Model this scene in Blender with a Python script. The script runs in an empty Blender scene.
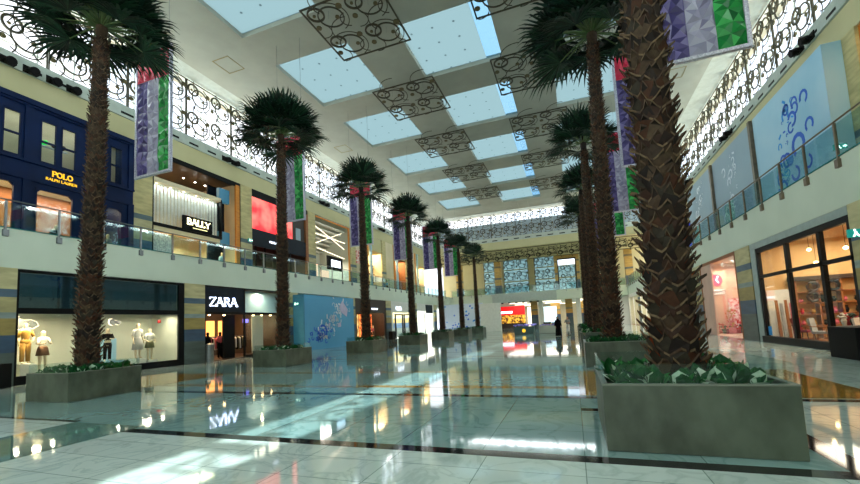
import bpy, math, random
from mathutils import Vector, Matrix
random.seed(7)
PI = math.pi
scene = bpy.context.scene
col = scene.collection
NEW = bpy.data.objects.new

# ------------------------------------------------------------------ mesh builder
class MB:
    def __init__(s):
        s.v = []; s.f = []; s.m = []; s.mi = 0
    def add(s, vs, fs):
        b = len(s.v)
        s.v += [tuple(p) for p in vs]
        for f in fs:
            s.f.append(tuple(b + i for i in f)); s.m.append(s.mi)
        return s
    def box(s, x0, x1, y0, y1, z0, z1):
        x0, x1 = min(x0, x1), max(x0, x1); y0, y1 = min(y0, y1), max(y0, y1); z0, z1 = min(z0, z1), max(z0, z1)
        vs = [(x0,y0,z0),(x1,y0,z0),(x1,y1,z0),(x0,y1,z0),(x0,y0,z1),(x1,y0,z1),(x1,y1,z1),(x0,y1,z1)]
        return s.add(vs, [(0,3,2,1),(4,5,6,7),(0,1,5,4),(1,2,6,5),(2,3,7,6),(3,0,4,7)])
    def tube(s, pts, r, n=8, closed=False, r2=None):
        pts = [Vector(p) for p in pts]; N = len(pts); rings = []
        for i, p in enumerate(pts):
            if closed: t = pts[(i+1) % N] - pts[i-1]
            else: t = pts[min(i+1, N-1)] - pts[max(i-1, 0)]
            t.normalize()
            a = Vector((0,0,1)) if abs(t.z) < .9 else Vector((1,0,0))
            u = t.cross(a).normalized(); w = t.cross(u)
            rr = r[i] if isinstance(r, (list, tuple)) else r
            rings.append([p + (u*math.cos(2*PI*k/n) + w*math.sin(2*PI*k/n))*rr for k in range(n)])
        vs = [q for R_ in rings for q in R_]; fs = []
        for i in range(N if closed else N-1):
            j = (i+1) % N
            for k in range(n):
                fs.append((i*n+k, i*n+(k+1) % n, j*n+(k+1) % n, j*n+k))
        if not closed:
            fs.append(tuple(range(n-1, -1, -1))); fs.append(tuple((N-1)*n+k for k in range(n)))
        return s.add(vs, fs)
    def lathe(s, prof, n=20, c=(0,0,0)):
        vs = [(c[0]+r*math.cos(2*PI*k/n), c[1]+r*math.sin(2*PI*k/n), c[2]+z) for r, z in prof for k in range(n)]
        fs = []
        for i in range(len(prof)-1):
            for k in range(n): fs.append((i*n+k, i*n+(k+1) % n, (i+1)*n+(k+1) % n, (i+1)*n+k))
        fs.append(tuple(range(n-1, -1, -1))); fs.append(tuple((len(prof)-1)*n+k for k in range(n)))
        return s.add(vs, fs)
    def prism(s, poly, axis, a, b):
        """poly in the two other axes, extruded along axis from a to b"""
        def P(u, v, w):
            return {0: (w,u,v), 1: (u,w,v), 2: (u,v,w)}[axis]
        n = len(poly)
        vs = [P(u, v, a) for u, v in poly] + [P(u, v, b) for u, v in poly]
        fs = [tuple(range(n)), tuple(range(2*n-1, n-1, -1))] + [(i, n+i, n+(i+1) % n, (i+1) % n) for i in range(n)]
        return s.add(vs, fs)
    def build(s, name, mats, parent=None, smooth=False, bevel=0):
        me = bpy.data.meshes.new(name)
        me.from_pydata(s.v, [], s.f)
        if not isinstance(mats, (list, tuple)): mats = [mats]
        for m in mats: me.materials.append(m)
        if len(mats) > 1: me.polygons.foreach_set('material_index', s.m)
        if smooth: me.polygons.foreach_set('use_smooth', [True]*len(me.polygons))
        me.validate(); me.update()
        import bmesh
        bm = bmesh.new(); bm.from_mesh(me); bmesh.ops.recalc_face_normals(bm, faces=bm.faces); bm.to_mesh(me); bm.free()
        o = NEW(name, me); col.objects.link(o)
        if parent is not None: o.parent = parent
        if bevel:
            b = o.modifiers.new('bevel', 'BEVEL'); b.width = bevel; b.segments = 2; b.limit_method = 'ANGLE'
        return o

def tag(o, label, cat, group=None, kind=None):
    if label: o['label'] = label
    if cat: o['category'] = cat
    if group: o['group'] = group
    if kind: o['kind'] = kind
    return o
def empty(name, loc=(0,0,0), rz=0, label=None, cat=None, group=None):
    o = NEW(name, None); col.objects.link(o); o.location = loc; o.rotation_euler = (0,0,rz); o.empty_display_size = .2
    return tag(o, label, cat, group)
def struct(name, mb, m, **k):
    o = mb.build(name, m, **k); o['kind'] = 'structure'; return o
def copy_tree(o, parent=None):
    c = o.copy(); col.objects.link(c)
    if parent is not None: c.parent = parent
    for ch in list(o.children): copy_tree(ch, c)
    return c
ORD = ['nearest', 'second', 'third', 'fourth', 'fifth', 'sixth', 'seventh', 'eighth', 'ninth', 'tenth', 'eleventh', 'twelfth', 'thirteenth', 'fourteenth', 'fifteenth', 'sixteenth', 'seventeenth', 'eighteenth', 'nineteenth', 'twentieth']

# ------------------------------------------------------------------ materials
def srgb(r, g, b):
    f = lambda c: (c/255)/12.92 if c/255 <= .04045 else ((c/255+.055)/1.055)**2.4
    return (f(r), f(g), f(b), 1)
def mat(name, c1, c2=None, scale=3.0, rough=.6, metal=0, bump=0, spec=.5, detail=4, stretch=None, coat=0):
    m = bpy.data.materials.new(name); m.use_nodes = True; nt = m.node_tree; N = nt.nodes; L = nt.links
    b = N['Principled BSDF']; b.inputs['Roughness'].default_value = rough; b.inputs['Metallic'].default_value = metal
    b.inputs['Specular IOR Level'].default_value = spec; b.inputs['Coat Weight'].default_value = coat
    c1 = srgb(*c1); c2 = srgb(*c2) if c2 else tuple(min(1, x*.85) for x in c1[:3]) + (1,)
    tc = N.new('ShaderNodeTexCoord'); mp = N.new('ShaderNodeMapping'); L.new(tc.outputs['Object'], mp.inputs[0])
    if stretch: mp.inputs['Scale'].default_value = stretch
    nz = N.new('ShaderNodeTexNoise'); nz.inputs['Scale'].default_value = scale; nz.inputs['Detail'].default_value = detail
    L.new(mp.outputs[0], nz.inputs[0])
    rp = N.new('ShaderNodeValToRGB'); rp.color_ramp.elements[0].position = .35; rp.color_ramp.elements[1].position = .65
    rp.color_ramp.elements[0].color = c1; rp.color_ramp.elements[1].color = c2
    L.new(nz.outputs[0], rp.inputs[0]); L.new(rp.outputs[0], b.inputs['Base Color'])
    if bump:
        bp = N.new('ShaderNodeBump'); bp.inputs['Strength'].default_value = bump; bp.inputs['Distance'].default_value = .02
        L.new(nz.outputs[0], bp.inputs['Height']); L.new(bp.outputs[0], b.inputs['Normal'])
    return m
def emit(name, c, s, c2=None, scale=2.0):
    m = bpy.data.materials.new(name); m.use_nodes = True; nt = m.node_tree; N = nt.nodes; L = nt.links
    b = N['Principled BSDF']; b.inputs['Base Color'].default_value = srgb(*c); b.inputs['Roughness'].default_value = .4
    b.inputs['Emission Color'].default_value = srgb(*c); b.inputs['Emission Strength'].default_value = s
    if c2:
        tc = N.new('ShaderNodeTexCoord'); nz = N.new('ShaderNodeTexNoise'); nz.inputs['Scale'].default_value = scale
        L.new(tc.outputs['Object'], nz.inputs[0])
        rp = N.new('ShaderNodeValToRGB'); rp.color_ramp.elements[0].position = .4; rp.color_ramp.elements[1].position = .6
        rp.color_ramp.elements[0].color = srgb(*c); rp.color_ramp.elements[1].color = srgb(*c2)
        L.new(nz.outputs[0], rp.inputs[0]); L.new(rp.outputs[0], b.inputs['Emission Color']); L.new(rp.outputs[0], b.inputs['Base Color'])
    return m
def glass(name, tint=(225,240,238), refl=.12, dark=1.0):
    """thin clear sheet: mostly transparent with a mirror-like share"""
    m = bpy.data.materials.new(name); m.use_nodes = True; nt = m.node_tree; N = nt.nodes; L = nt.links
    N.remove(N['Principled BSDF']); out = N['Material Output']
    tr = N.new('ShaderNodeBsdfTransparent'); tr.inputs[0].default_value = tuple(x*dark for x in srgb(*tint)[:3]) + (1,)
    gl = N.new('ShaderNodeBsdfGlossy'); gl.inputs['Roughness'].default_value = .03; gl.inputs[0].default_value = (.9,1,1,1)
    fr = N.new('ShaderNodeLayerWeight'); fr.inputs[0].default_value = .5
    pw = N.new('ShaderNodeMath'); pw.operation = 'POWER'; pw.inputs[1].default_value = 4.5; L.new(fr.outputs['Facing'], pw.inputs[0])
    ad = N.new('ShaderNodeMath'); ad.operation = 'MULTIPLY_ADD'; ad.inputs[1].default_value = .55; ad.inputs[2].default_value = refl*.5; ad.use_clamp = True
    L.new(pw.outputs[0], ad.inputs[0])
    mx = N.new('ShaderNodeMixShader'); L.new(ad.outputs[0], mx.inputs[0]); L.new(tr.outputs[0], mx.inputs[1]); L.new(gl.outputs[0], mx.inputs[2])
    L.new(mx.outputs[0], out.inputs[0])
    return m
def banded(name, bands, rough=.45, scale=1.2):
    """stone courses by height: bands = [(z_from, rgb)...], laid one on another"""
    m = bpy.data.materials.new(name); m.use_nodes = True; nt = m.node_tree; N = nt.nodes; L = nt.links
    b = N['Principled BSDF']; b.inputs['Roughness'].default_value = rough
    tc = N.new('ShaderNodeTexCoord'); sp = N.new('ShaderNodeSeparateXYZ'); L.new(tc.outputs['Object'], sp.inputs[0])
    top = bands[-1][0] + 3
    dv = N.new('ShaderNodeMath'); dv.operation = 'DIVIDE'; dv.inputs[1].default_value = top; L.new(sp.outputs[2], dv.inputs[0])
    rp = N.new('ShaderNodeValToRGB'); rp.color_ramp.interpolation = 'CONSTANT'; e = rp.color_ramp.elements
    e[0].position = 0; e[0].color = srgb(*bands[0][1]); e[1].position = bands[1][0]/top; e[1].color = srgb(*bands[1][1])
    for z, c in bands[2:]:
        q = e.new(z/top); q.color = srgb(*c)
    L.new(dv.outputs[0], rp.inputs[0])
    mp = N.new('ShaderNodeMapping'); mp.inputs['Scale'].default_value = (1,1,4); L.new(tc.outputs['Object'], mp.inputs[0])
    nz = N.new('ShaderNodeTexNoise'); nz.inputs['Scale'].default_value = scale; nz.inputs['Detail'].default_value = 6; L.new(mp.outputs[0], nz.inputs[0])
    mx = N.new('ShaderNodeMix'); mx.data_type = 'RGBA'; mx.blend_type = 'OVERLAY'; mx.inputs[0].default_value = .55
    L.new(rp.outputs[0], mx.inputs[6]); L.new(nz.outputs[0], mx.inputs[7]); L.new(mx.outputs[2], b.inputs['Base Color'])
    return m
def marble(name, base, vein, tile=(1.2,1.2), joint=(.4,.45,.42), vs=1.4, rough=.05, spec=.9, var=.1):
    m = bpy.data.materials.new(name); m.use_nodes = True; nt = m.node_tree; N = nt.nodes; L = nt.links
    b = N['Principled BSDF']; b.inputs['Roughness'].default_value = rough; b.inputs['Specular IOR Level'].default_value = spec
    tc = N.new('ShaderNodeTexCoord')
    nz = N.new('ShaderNodeTexNoise'); nz.inputs['Scale'].default_value = vs; nz.inputs['Detail'].default_value = 9; nz.inputs['Distortion'].default_value = 1.6
    L.new(tc.outputs['Object'], nz.inputs[0])
    rp = N.new('ShaderNodeValToRGB'); e = rp.color_ramp.elements
    e[0].position = .455; e[0].color = srgb(*base); e[1].position = .545; e[1].color = srgb(*base)
    q = e.new(.5); q.color = srgb(*vein)
    L.new(nz.outputs[0], rp.inputs[0])
    br = N.new('ShaderNodeTexBrick'); br.inputs['Scale'].default_value = 1; br.offset = 0.0
    br.inputs['Brick Width'].default_value = tile[0]; br.inputs['Row Height'].default_value = tile[1]; br.inputs['Mortar Size'].default_value = .006
    br.inputs['Color1'].default_value = (1,1,1,1); br.inputs['Color2'].default_value = (1-var,)*3 + (1,); br.inputs['Mortar'].default_value = joint + (1,)
    br.inputs['Bias'].default_value = 0
    L.new(tc.outputs['Object'], br.inputs[0])
    mx = N.new('ShaderNodeMix'); mx.data_type = 'RGBA'; mx.blend_type = 'MULTIPLY'; mx.inputs[0].default_value = 1
    L.new(rp.outputs[0], mx.inputs[6]); L.new(br.outputs[0], mx.inputs[7]); L.new(mx.outputs[2], b.inputs['Base Color'])
    return m

M = {}
M['white_marble'] = marble('white_marble', (206,222,216), (186,204,198), (1.1,.62), var=.14)
M['reflect_marble'] = marble('reflection_tint_marble', (136,170,168), (116,152,150), (1.2,1.2), vs=1.0)  # pale green with the floor's teal reflection mixed into the base colour
M['teal_marble'] = marble('teal_marble', (98,138,132), (82,118,112), (1.2,1.2), vs=1.2)
M['aisle_marble'] = marble('aisle_marble', (164,180,178), (146,162,160), (.9,.9))
M['black_marble'] = mat('black_marble', (14,18,18), (24,28,28), rough=.06, spec=.9)
M['ochre_marble'] = mat('ochre_marble', (168,128,48), (140,100,40), scale=5, rough=.06, spec=.8)
M['fascia'] = mat('sage_plaster', (206,218,202), (198,211,195), scale=.5, rough=.75)
M['beige'] = mat('beige_plaster', (190,186,146), (183,179,139), scale=.6, rough=.75)
M['ceiling'] = mat('ceiling_plaster', (154,160,150), (147,153,143), scale=.7, rough=.85)
M['ledge'] = mat('white_ledge', (178,190,184), (168,180,174), rough=.7)
M['dark'] = mat('shadow_gap_black', (10,12,14), rough=.5)
M['frame'] = mat('black_steel', (6,8,10), (10,12,14), rough=.45, spec=.15)
M['bronze'] = mat('bronze_metal', (44,44,32), (62,58,38), scale=6, rough=.45, metal=.4)
M['disc'] = mat('bronze_disc', (70,66,40), (90,82,46), scale=6, rough=.5, metal=.3)
M['steel'] = mat('brushed_steel', (132,138,140), (112,118,120), rough=.35, metal=.8)
M['post'] = mat('bronze_post', (126,112,94), (106,94,80), rough=.4, metal=.5)
M['glass'] = glass('clear_glass', (244,250,250), .06)
M['shopglass'] = glass('shop_glass', (246,250,250), .05)
M['balglass'] = glass('balustrade_glass', (222,240,242), .10)
M['tealedge'] = mat('glass_edge_teal', (20,120,118), rough=.2)
M['pier'] = banded('striped_stone', [(0,(78,92,88)),(1.3,(50,78,104)),(2.0,(150,134,78)),(2.65,(132,150,150)),(2.9,(168,160,114)),(3.5,(72,98,118)),(3.83,(182,176,132))])
M['pierU'] = banded('striped_stone_upper', [(0,(60,96,124)),(7.9,(172,168,132)),(9.25,(84,104,112)),(9.6,(182,172,122)),(14.2,(182,172,122))])
M['pierfar'] = banded('ochre_striped_stone', [(0,(60,74,80)),(1.7,(52,62,84)),(2.3,(176,128,52)),(3.0,(120,112,84)),(3.3,(184,142,60)),(4.0,(166,132,64))])
M['pierfarU'] = banded('ochre_striped_stone_upper', [(0,(80,96,110)),(8.2,(188,160,96)),(9.3,(96,104,104)),(9.6,(190,158,88)),(11.5,(120,110,84)),(11.8,(186,154,86))])
M['navy'] = mat('navy_paint', (2,22,58), (4,30,74), scale=.8, rough=.45, spec=.15)
M['gold'] = emit('gold_letter', (235,190,40), .5)
M['whitelit'] = emit('white_lit_letter', (225,235,255), 1.6)
M['cream_wall'] = mat('cream_wall', (214,204,172), (200,190,158), scale=.5)
M['goldwall'] = mat('golden_wall', (206,168,112), (192,152,98), scale=.6, rough=.7)
M['white_wall'] = mat('white_wall', (220,222,215), (210,212,205))
M['greywall'] = mat('display_backdrop', (186,190,176), (178,184,172), scale=.7, rough=.8)
M['dkblue'] = mat('blackish_blue', (6,18,30), (8,24,38), rough=.4, spec=.2)
M['red'] = mat('red_paint', (190,30,36), rough=.5)
M['wood'] = mat('warm_wood', (150,92,44), (126,74,34), scale=2, stretch=(1,1,8), rough=.5)
M['dkwood'] = mat('dark_wood', (56,34,22), (42,26,18), scale=2, rough=.5)
M['orangewood'] = mat('orange_panel', (206,132,36), (190,116,28), scale=1.5, stretch=(1,1,6), rough=.5)
M['brown'] = mat('brown_facade', (56,44,36), (48,38,30), rough=.5)
M['pink'] = mat('pink_stone', (206,172,156), (196,162,146), scale=1.2, rough=.5)
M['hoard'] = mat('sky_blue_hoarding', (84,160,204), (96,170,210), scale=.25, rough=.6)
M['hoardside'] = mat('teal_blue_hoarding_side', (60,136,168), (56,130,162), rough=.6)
M['hoardpale'] = mat('pale_blue_hoarding', (150,196,222), (170,206,226), scale=.3, rough=.6)
M['hoardgrey'] = mat('grey_blue_hoarding', (150,172,186), (142,164,180), scale=.3, rough=.6)
M['hoardwhite'] = mat('white_blue_hoarding', (190,206,228), (200,212,230), scale=.3, rough=.6)
M['cblue'] = mat('deep_blue_print', (8,96,214), rough=.5)
M['cmid'] = mat('mid_blue_print', (30,150,232), rough=.5)
M['cpale'] = mat('pale_print', (222,232,240), rough=.5)
M['cpink'] = mat('pink_print', (208,200,228), rough=.5)
M['led'] = mat('pale_led', (230,230,225))
M['black'] = mat('matt_black', (7,8,9), rough=.6, spec=.15)
M['cloth_black'] = mat('black_cloth', (8,8,10), rough=.9, spec=.1)
M['cloth_white'] = mat('white_cloth', (216,212,204), rough=.9)
M['cloth_mustard'] = mat('mustard_cloth', (176,132,56), rough=.9)
M['cloth_brown'] = mat('brown_cloth', (92,64,44), rough=.9)
M['cloth_olive'] = mat('olive_cloth', (96,96,66), rough=.9)
M['cloth_grey'] = mat('grey_cloth', (150,152,150), rough=.9)
M['cloth_rose'] = mat('rose_cloth', (200,96,110), rough=.9)
M['skin'] = mat('skin', (176,128,100), (168,120,94), rough=.6)
M['mannequin'] = mat('mannequin_shell', (214,196,164), rough=.4)
M['hair'] = mat('dark_hair', (24,18,14), rough=.7)
M['planter'] = mat('planter_granite', (54,62,50), (82,92,78), scale=1.6, rough=.35, detail=12, stretch=(1.6,1.6,1), spec=.4)
M['soil'] = mat('planter_soil', (46,36,26), (30,24,18), scale=14, rough=.95)
M['lamp_warm'] = emit('warm_lamp', (255,214,150), 14)
M['lamp_white'] = emit('white_lamp', (250,250,245), 14)
M['lamp_soft'] = emit('soft_lamp', (255,236,205), 1.6)
M['green_sign'] = emit('green_exit_sign', (14,120,110), .5)
M['pictogram'] = emit('pictogram_white', (220,250,240), 1.5)

# palm materials with a colour per boot / per leaflet
def per_island(name, cols, rough=.7, spec=.3):
    m = bpy.data.materials.new(name); m.use_nodes = True; nt = m.node_tree; N = nt.nodes; L = nt.links
    b = N['Principled BSDF']; b.inputs['Roughness'].default_value = rough; b.inputs['Specular IOR Level'].default_value = spec
    g = N.new('ShaderNodeNewGeometry'); rp = N.new('ShaderNodeValToRGB'); e = rp.color_ramp.elements; rp.color_ramp.interpolation = 'CONSTANT'
    n = len(cols); e[0].position = 0; e[0].color = srgb(*cols[0]); e[1].position = 1/n; e[1].color = srgb(*cols[1])
    for i in range(2, n):
        q = e.new(i/n); q.color = srgb(*cols[i])
    L.new(g.outputs['Random Per Island'], rp.inputs[0])
    tc = N.new('ShaderNodeTexCoord'); nz = N.new('ShaderNodeTexNoise'); nz.inputs['Scale'].default_value = 14; L.new(tc.outputs['Object'], nz.inputs[0])
    mx = N.new('ShaderNodeMix'); mx.data_type = 'RGBA'; mx.blend_type = 'OVERLAY'; mx.inputs[0].default_value = .6
    L.new(rp.outputs[0], mx.inputs[6]); L.new(nz.outputs[0], mx.inputs[7]); L.new(mx.outputs[2], b.inputs['Base Color'])
    return m
M['boot'] = per_island('palm_boot', [(51,37,26),(65,49,34),(37,26,21),(71,56,40),(54,34,24),(48,42,32),(68,40,24),(32,24,20)])
M['boot_edge'] = per_island('palm_boot_tip', [(83,65,44),(67,49,33),(96,78,56),(56,40,28)])
M['boot_orange'] = per_island('palm_boot_inner', [(160,66,26),(130,54,24),(70,34,22),(176,90,40)])
M['trunk_core'] = mat('palm_core', (96,44,20), (24,16,12), scale=7, rough=.95)
M['leaf'] = per_island('palm_leaf', [(17,43,29),(12,35,24),(23,56,37),(10,29,21),(18,49,39),(31,65,45)], rough=.5)
M['petiole'] = mat('palm_petiole', (62,92,50), (80,96,52), rough=.5)
M['plantleaf'] = per_island('planter_leaf', [(24,100,40),(16,74,34),(36,116,48),(16,60,42),(14,80,40)], rough=.5, spec=.25)
M['whiteflower'] = per_island('white_flower', [(214,226,206),(196,214,190)], rough=.6)

# ------------------------------------------------------------------ key dimensions (metres)
XL, XR = -21.1, 8.4          # balcony fronts and ground storefronts
UL, UR = -25.7, 13.1         # upper shop walls, set back behind the walkways
Y0, Y1 = -12.0, 69.0         # entrance side and far balcony
ZF, ZS, ZRAIL = 4.7, 6.3, 7.45
ZTOP, ZLED, ZLAT, ZC = 14.25, 15.55, 16.3, 20.5
PIERS_L = [-.1, 8.6, 17.26, 25.9, 34.9, 43.4, 52.0, 60.7]
PIERS_R = [6.6, 15.1, 24.4, 32.6, 41.2, 50.0, 59.0]

# ------------------------------------------------------------------ floor
b = MB().box(-32, 20, Y0, 96, -.3, 0); struct('floor', b, M['aisle_marble'])
def inlay(x0, x1, y0, y1, m, h): return struct('floor_inlay', MB().box(x0, x1, y0, y1, 0, h), M[m])
inlay(-17.6, 5.0, Y0, 68, 'reflect_marble', .002)
inlay(-7.55, 5.0, Y0, 4.97, 'white_marble', .004)
inlay(-17.6, -9.55, Y0, 5.15, 'white_marble', .004)
inlay(-9.55, -7.55, Y0, 5.15, 'teal_marble', .004)
inlay(2.4, 8.3, Y0, 68, 'white_marble', .003)
b = MB().box(-7.55, 2.62, 4.76, 4.97, .004, .006).box(2.36, 2.62, 4.97, 7.5, .004, .006).box(0.0, 2.62, 7.3, 7.5, .004, .006)
struct('floor_inlay', b, M['black_marble'])
b = MB().box(-17.6, -9.55, 5.15, 5.27, .004, .006)
b.box(-17.6, 5.0, 8.4, 8.62, .004, .006)
for yy in (16.9, 25.4, 34, 43, 51.5): b.box(-17.6, 5.0, yy, yy+.2, .004, .006)
struct('floor_inlay', b, M['black_marble'])
b = MB()
for k, (a, c) in enumerate(((8.7,12.6),(17.2,21),(25.7,29.6),(34.4,38.2),(43.3,47))):
    b.box(0.0, 4.9, a, c, .0045, .0065); b.box(-17.5, -13.4, a, c, .0045, .0065)
    b.box(-13.4, 0.0, a+.8, a+1.08, .0045, .0065); b.box(-13.4, 0.0, c-.1, c+.2, .0045, .0065)
struct('floor_inlay', b, M['ochre_marble'])
# ------------------------------------------------------------------ structure: slabs and walls
def side_boxes(side, mb, y0, y1, z0, z1, d0, d1, upper=False):
    base = (UL if upper else XL) if side < 0 else (UR if upper else XR)
    x0 = base + d0*(-side); x1 = base + d1*(-side)
    return mb.box(x0, x1, y0, y1, z0, z1)
for side, nm in ((-1, 'left'), (1, 'right')):
    b = side_boxes(side, MB(), Y0, Y1, ZF, ZS, 0, -9.8); struct('wall_'+nm+'_balcony', b, M['fascia'])
    b = side_boxes(side, MB(), Y0, Y1+.2, ZTOP, ZLED, 0, -5.2, True); struct('wall_'+nm+'_upper', b, M['beige'])
    b = side_boxes(side, MB(), Y0, Y1+.2, ZLED, ZLAT, .12, -1.2, True); struct('trim_ledge_'+nm, b, M['ledge'])
    b = side_boxes(side, MB(), Y0, Y1, 0, ZTOP, -5.0, -5.2, True); side_boxes(side, b, Y0, Y1, 0, ZF, -6.2, -6.4); struct('wall_'+nm+'_rear', b, M['white_wall'])
    # piers, lower and upper
    for k, py in enumerate(PIERS_L if side < 0 else PIERS_R):
        w = .67 if side < 0 else .9
        struct('wall_'+nm+'_pier', side_boxes(side, MB(), py-w, py+w, 0, ZF, .02, -6.2), M['pier'])
    for k, py in enumerate(PIERS_L if side < 0 else [6, 14.6, 23.4, 32, 41, 50, 59]):
        struct('wall_'+nm+'_upper_pier', side_boxes(side, MB(), py-.62, py+.62, ZS, ZTOP, .02, -5.0, True), M['pierU'])
# entrance-side wall behind the camera
b = MB().box(-32, 20, Y0-.3, Y0, 0, 21.2); struct('wall_back', b, M['cream_wall'])
# ceiling with skylight openings
SKX = [(-18.65,-12.78), (-9.3,-3.4), (0.05,5.95)]
SKY = [(-4.7,.9), (4.1,9.85), (12.8,18.62), (21.6,27.4), (30.35,36.1), (39.3,44.95), (48.15,53.6), (56.8,62.4)]
def SKYc(c): 
    return [(-4.7,.9), (4.1,9.95), (10.25,18.62)] + SKY[3:] if c == 1 else SKY  # unseen near openings of the middle column stretched to place the sun streak
b = MB(); zt = ZC + .45
xs = [-24.0] + [v for p in SKX for v in p] + [11.3]
for i in range(len(xs)-1):
    if i % 2 == 0: b.box(xs[i], xs[i+1], Y0, 67.2, ZC, zt)
    else:
        yy = [Y0] + [v for p in SKYc(i//2) for v in p] + [67.2]
        for j in range(0, len(yy)-1, 2): b.box(xs[i], xs[i+1], yy[j], yy[j+1], ZC, zt)
struct('ceiling', b, M['ceiling'])
b = MB().box(UL-1.2, -23.8, Y0, 71, ZC+.28, zt+.2).box(11.1, UR+1.2, Y0, 71, ZC+.28, zt+.2).box(-23.8, 11.1, 67.0, 71, ZC+.28, zt+.2)
struct('ceiling_margin', b, M['ledge'])
b = MB()
for y in (24.5, 33.3, 42, 50.9, 15.5, 60): b.box(-21.9, -20.5, y, y+1.5, ZC-.012, ZC).box(7.8, 9.2, y, y+1.5, ZC-.012, ZC)
hatch_frame = mat('hatch_frame', (132,120,72), rough=.6)
for y in (10.7, 19.45, 34.2, 42, 50.9):
    for x in (-22.2, 8.3):
        b = MB(); s_ = .055
        b.box(x, x+1.4, y, y+s_, ZC-.02, ZC).box(x, x+1.4, y+1.45, y+1.5, ZC-.02, ZC).box(x, x+s_, y+s_, y+1.45, ZC-.02, ZC).box(x+1.35, x+1.4, y+s_, y+1.45, ZC-.02, ZC)
        struct('trim_ceiling_hatch', b, hatch_frame)
# coffer grooves at the far end of the ceiling
b = MB().box(-19.9, -7.3, 66.7, 66.85, ZC-.08, ZC).box(-5.6, 6, 66.7, 66.85, ZC-.08, ZC).box(-5.7, -5.6, 63.6, 66.85, ZC-.08, ZC).box(-7.3, -7.2, 63.6, 66.85, ZC-.08, ZC)
struct('trim_ceiling_groove', b, M['ceiling'])

# frosted skylight panes: printed glass that scatters the daylight above it
def frosted():
    m = bpy.data.materials.new('frosted_skylight_glass'); m.use_nodes = True; nt = m.node_tree; N = nt.nodes; L = nt.links
    N.remove(N['Principled BSDF']); out = N['Material Output']
    tc = N.new('ShaderNodeTexCoord')
    vm = N.new('ShaderNodeVectorMath'); vm.operation = 'MODULO'; vm.inputs[1].default_value = (1.45,1.43,1000)
    of = N.new('ShaderNodeVectorMath'); of.inputs[1].default_value = (145.7,143.6,0); L.new(tc.outputs['Object'], of.inputs[0]); L.new(of.outputs[0], vm.inputs[0])
    sb = N.new('ShaderNodeVectorMath'); sb.operation = 'SUBTRACT'; sb.inputs[1].default_value = (.72,.72,0); L.new(vm.outputs[0], sb.inputs[0])
    ml = N.new('ShaderNodeVectorMath'); ml.operation = 'MULTIPLY'; ml.inputs[1].default_value = (1,1,0); L.new(sb.outputs[0], ml.inputs[0])
    ln = N.new('ShaderNodeVectorMath'); ln.operation = 'LENGTH'; L.new(ml.outputs[0], ln.inputs[0])
    gt = N.new('ShaderNodeMath'); gt.operation = 'GREATER_THAN'; gt.inputs[1].default_value = .075; L.new(ln.outputs['Value'], gt.inputs[0])
    mx = N.new('ShaderNodeMix'); mx.data_type = 'RGBA'; mx.inputs[6].default_value = (.10,.15,.17,1); mx.inputs[7].default_value = (.188,.28,.312,1)
    L.new(gt.outputs[0], mx.inputs[0])
    tl = N.new('ShaderNodeBsdfTranslucent'); L.new(mx.outputs[2], tl.inputs[0])
    L.new(tl.outputs[0], out.inputs[0])
    return m
M['frost'] = frosted(); M['tintpane'] = glass('tinted_pane_glass', (164,180,176), .05)
M['skyglass'] = glass('added_slot_glass', (176,202,214), .05)  # tinted so the added slot blends with the frosted panes
for c in range(3):
    for j, (a, d) in enumerate(SKYc(c)):
        x0, x1 = SKX[c]; z0 = ZC + .3
        if c == 1:
            w = struct('window_skylight', MB().box(x0, x1-1.15, a, d, z0, z0+.012), M['frost'])
            struct('window_skylight_added_slot', MB().box(x1-1.15, x1, a, d, z0, z0+.012), M['skyglass'])  # slot added so direct sun reaches the floor as a streak
        else:
            struct('window_skylight', MB().box(x0, x1, a, d, z0, z0+.012), M['frost'])

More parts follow.
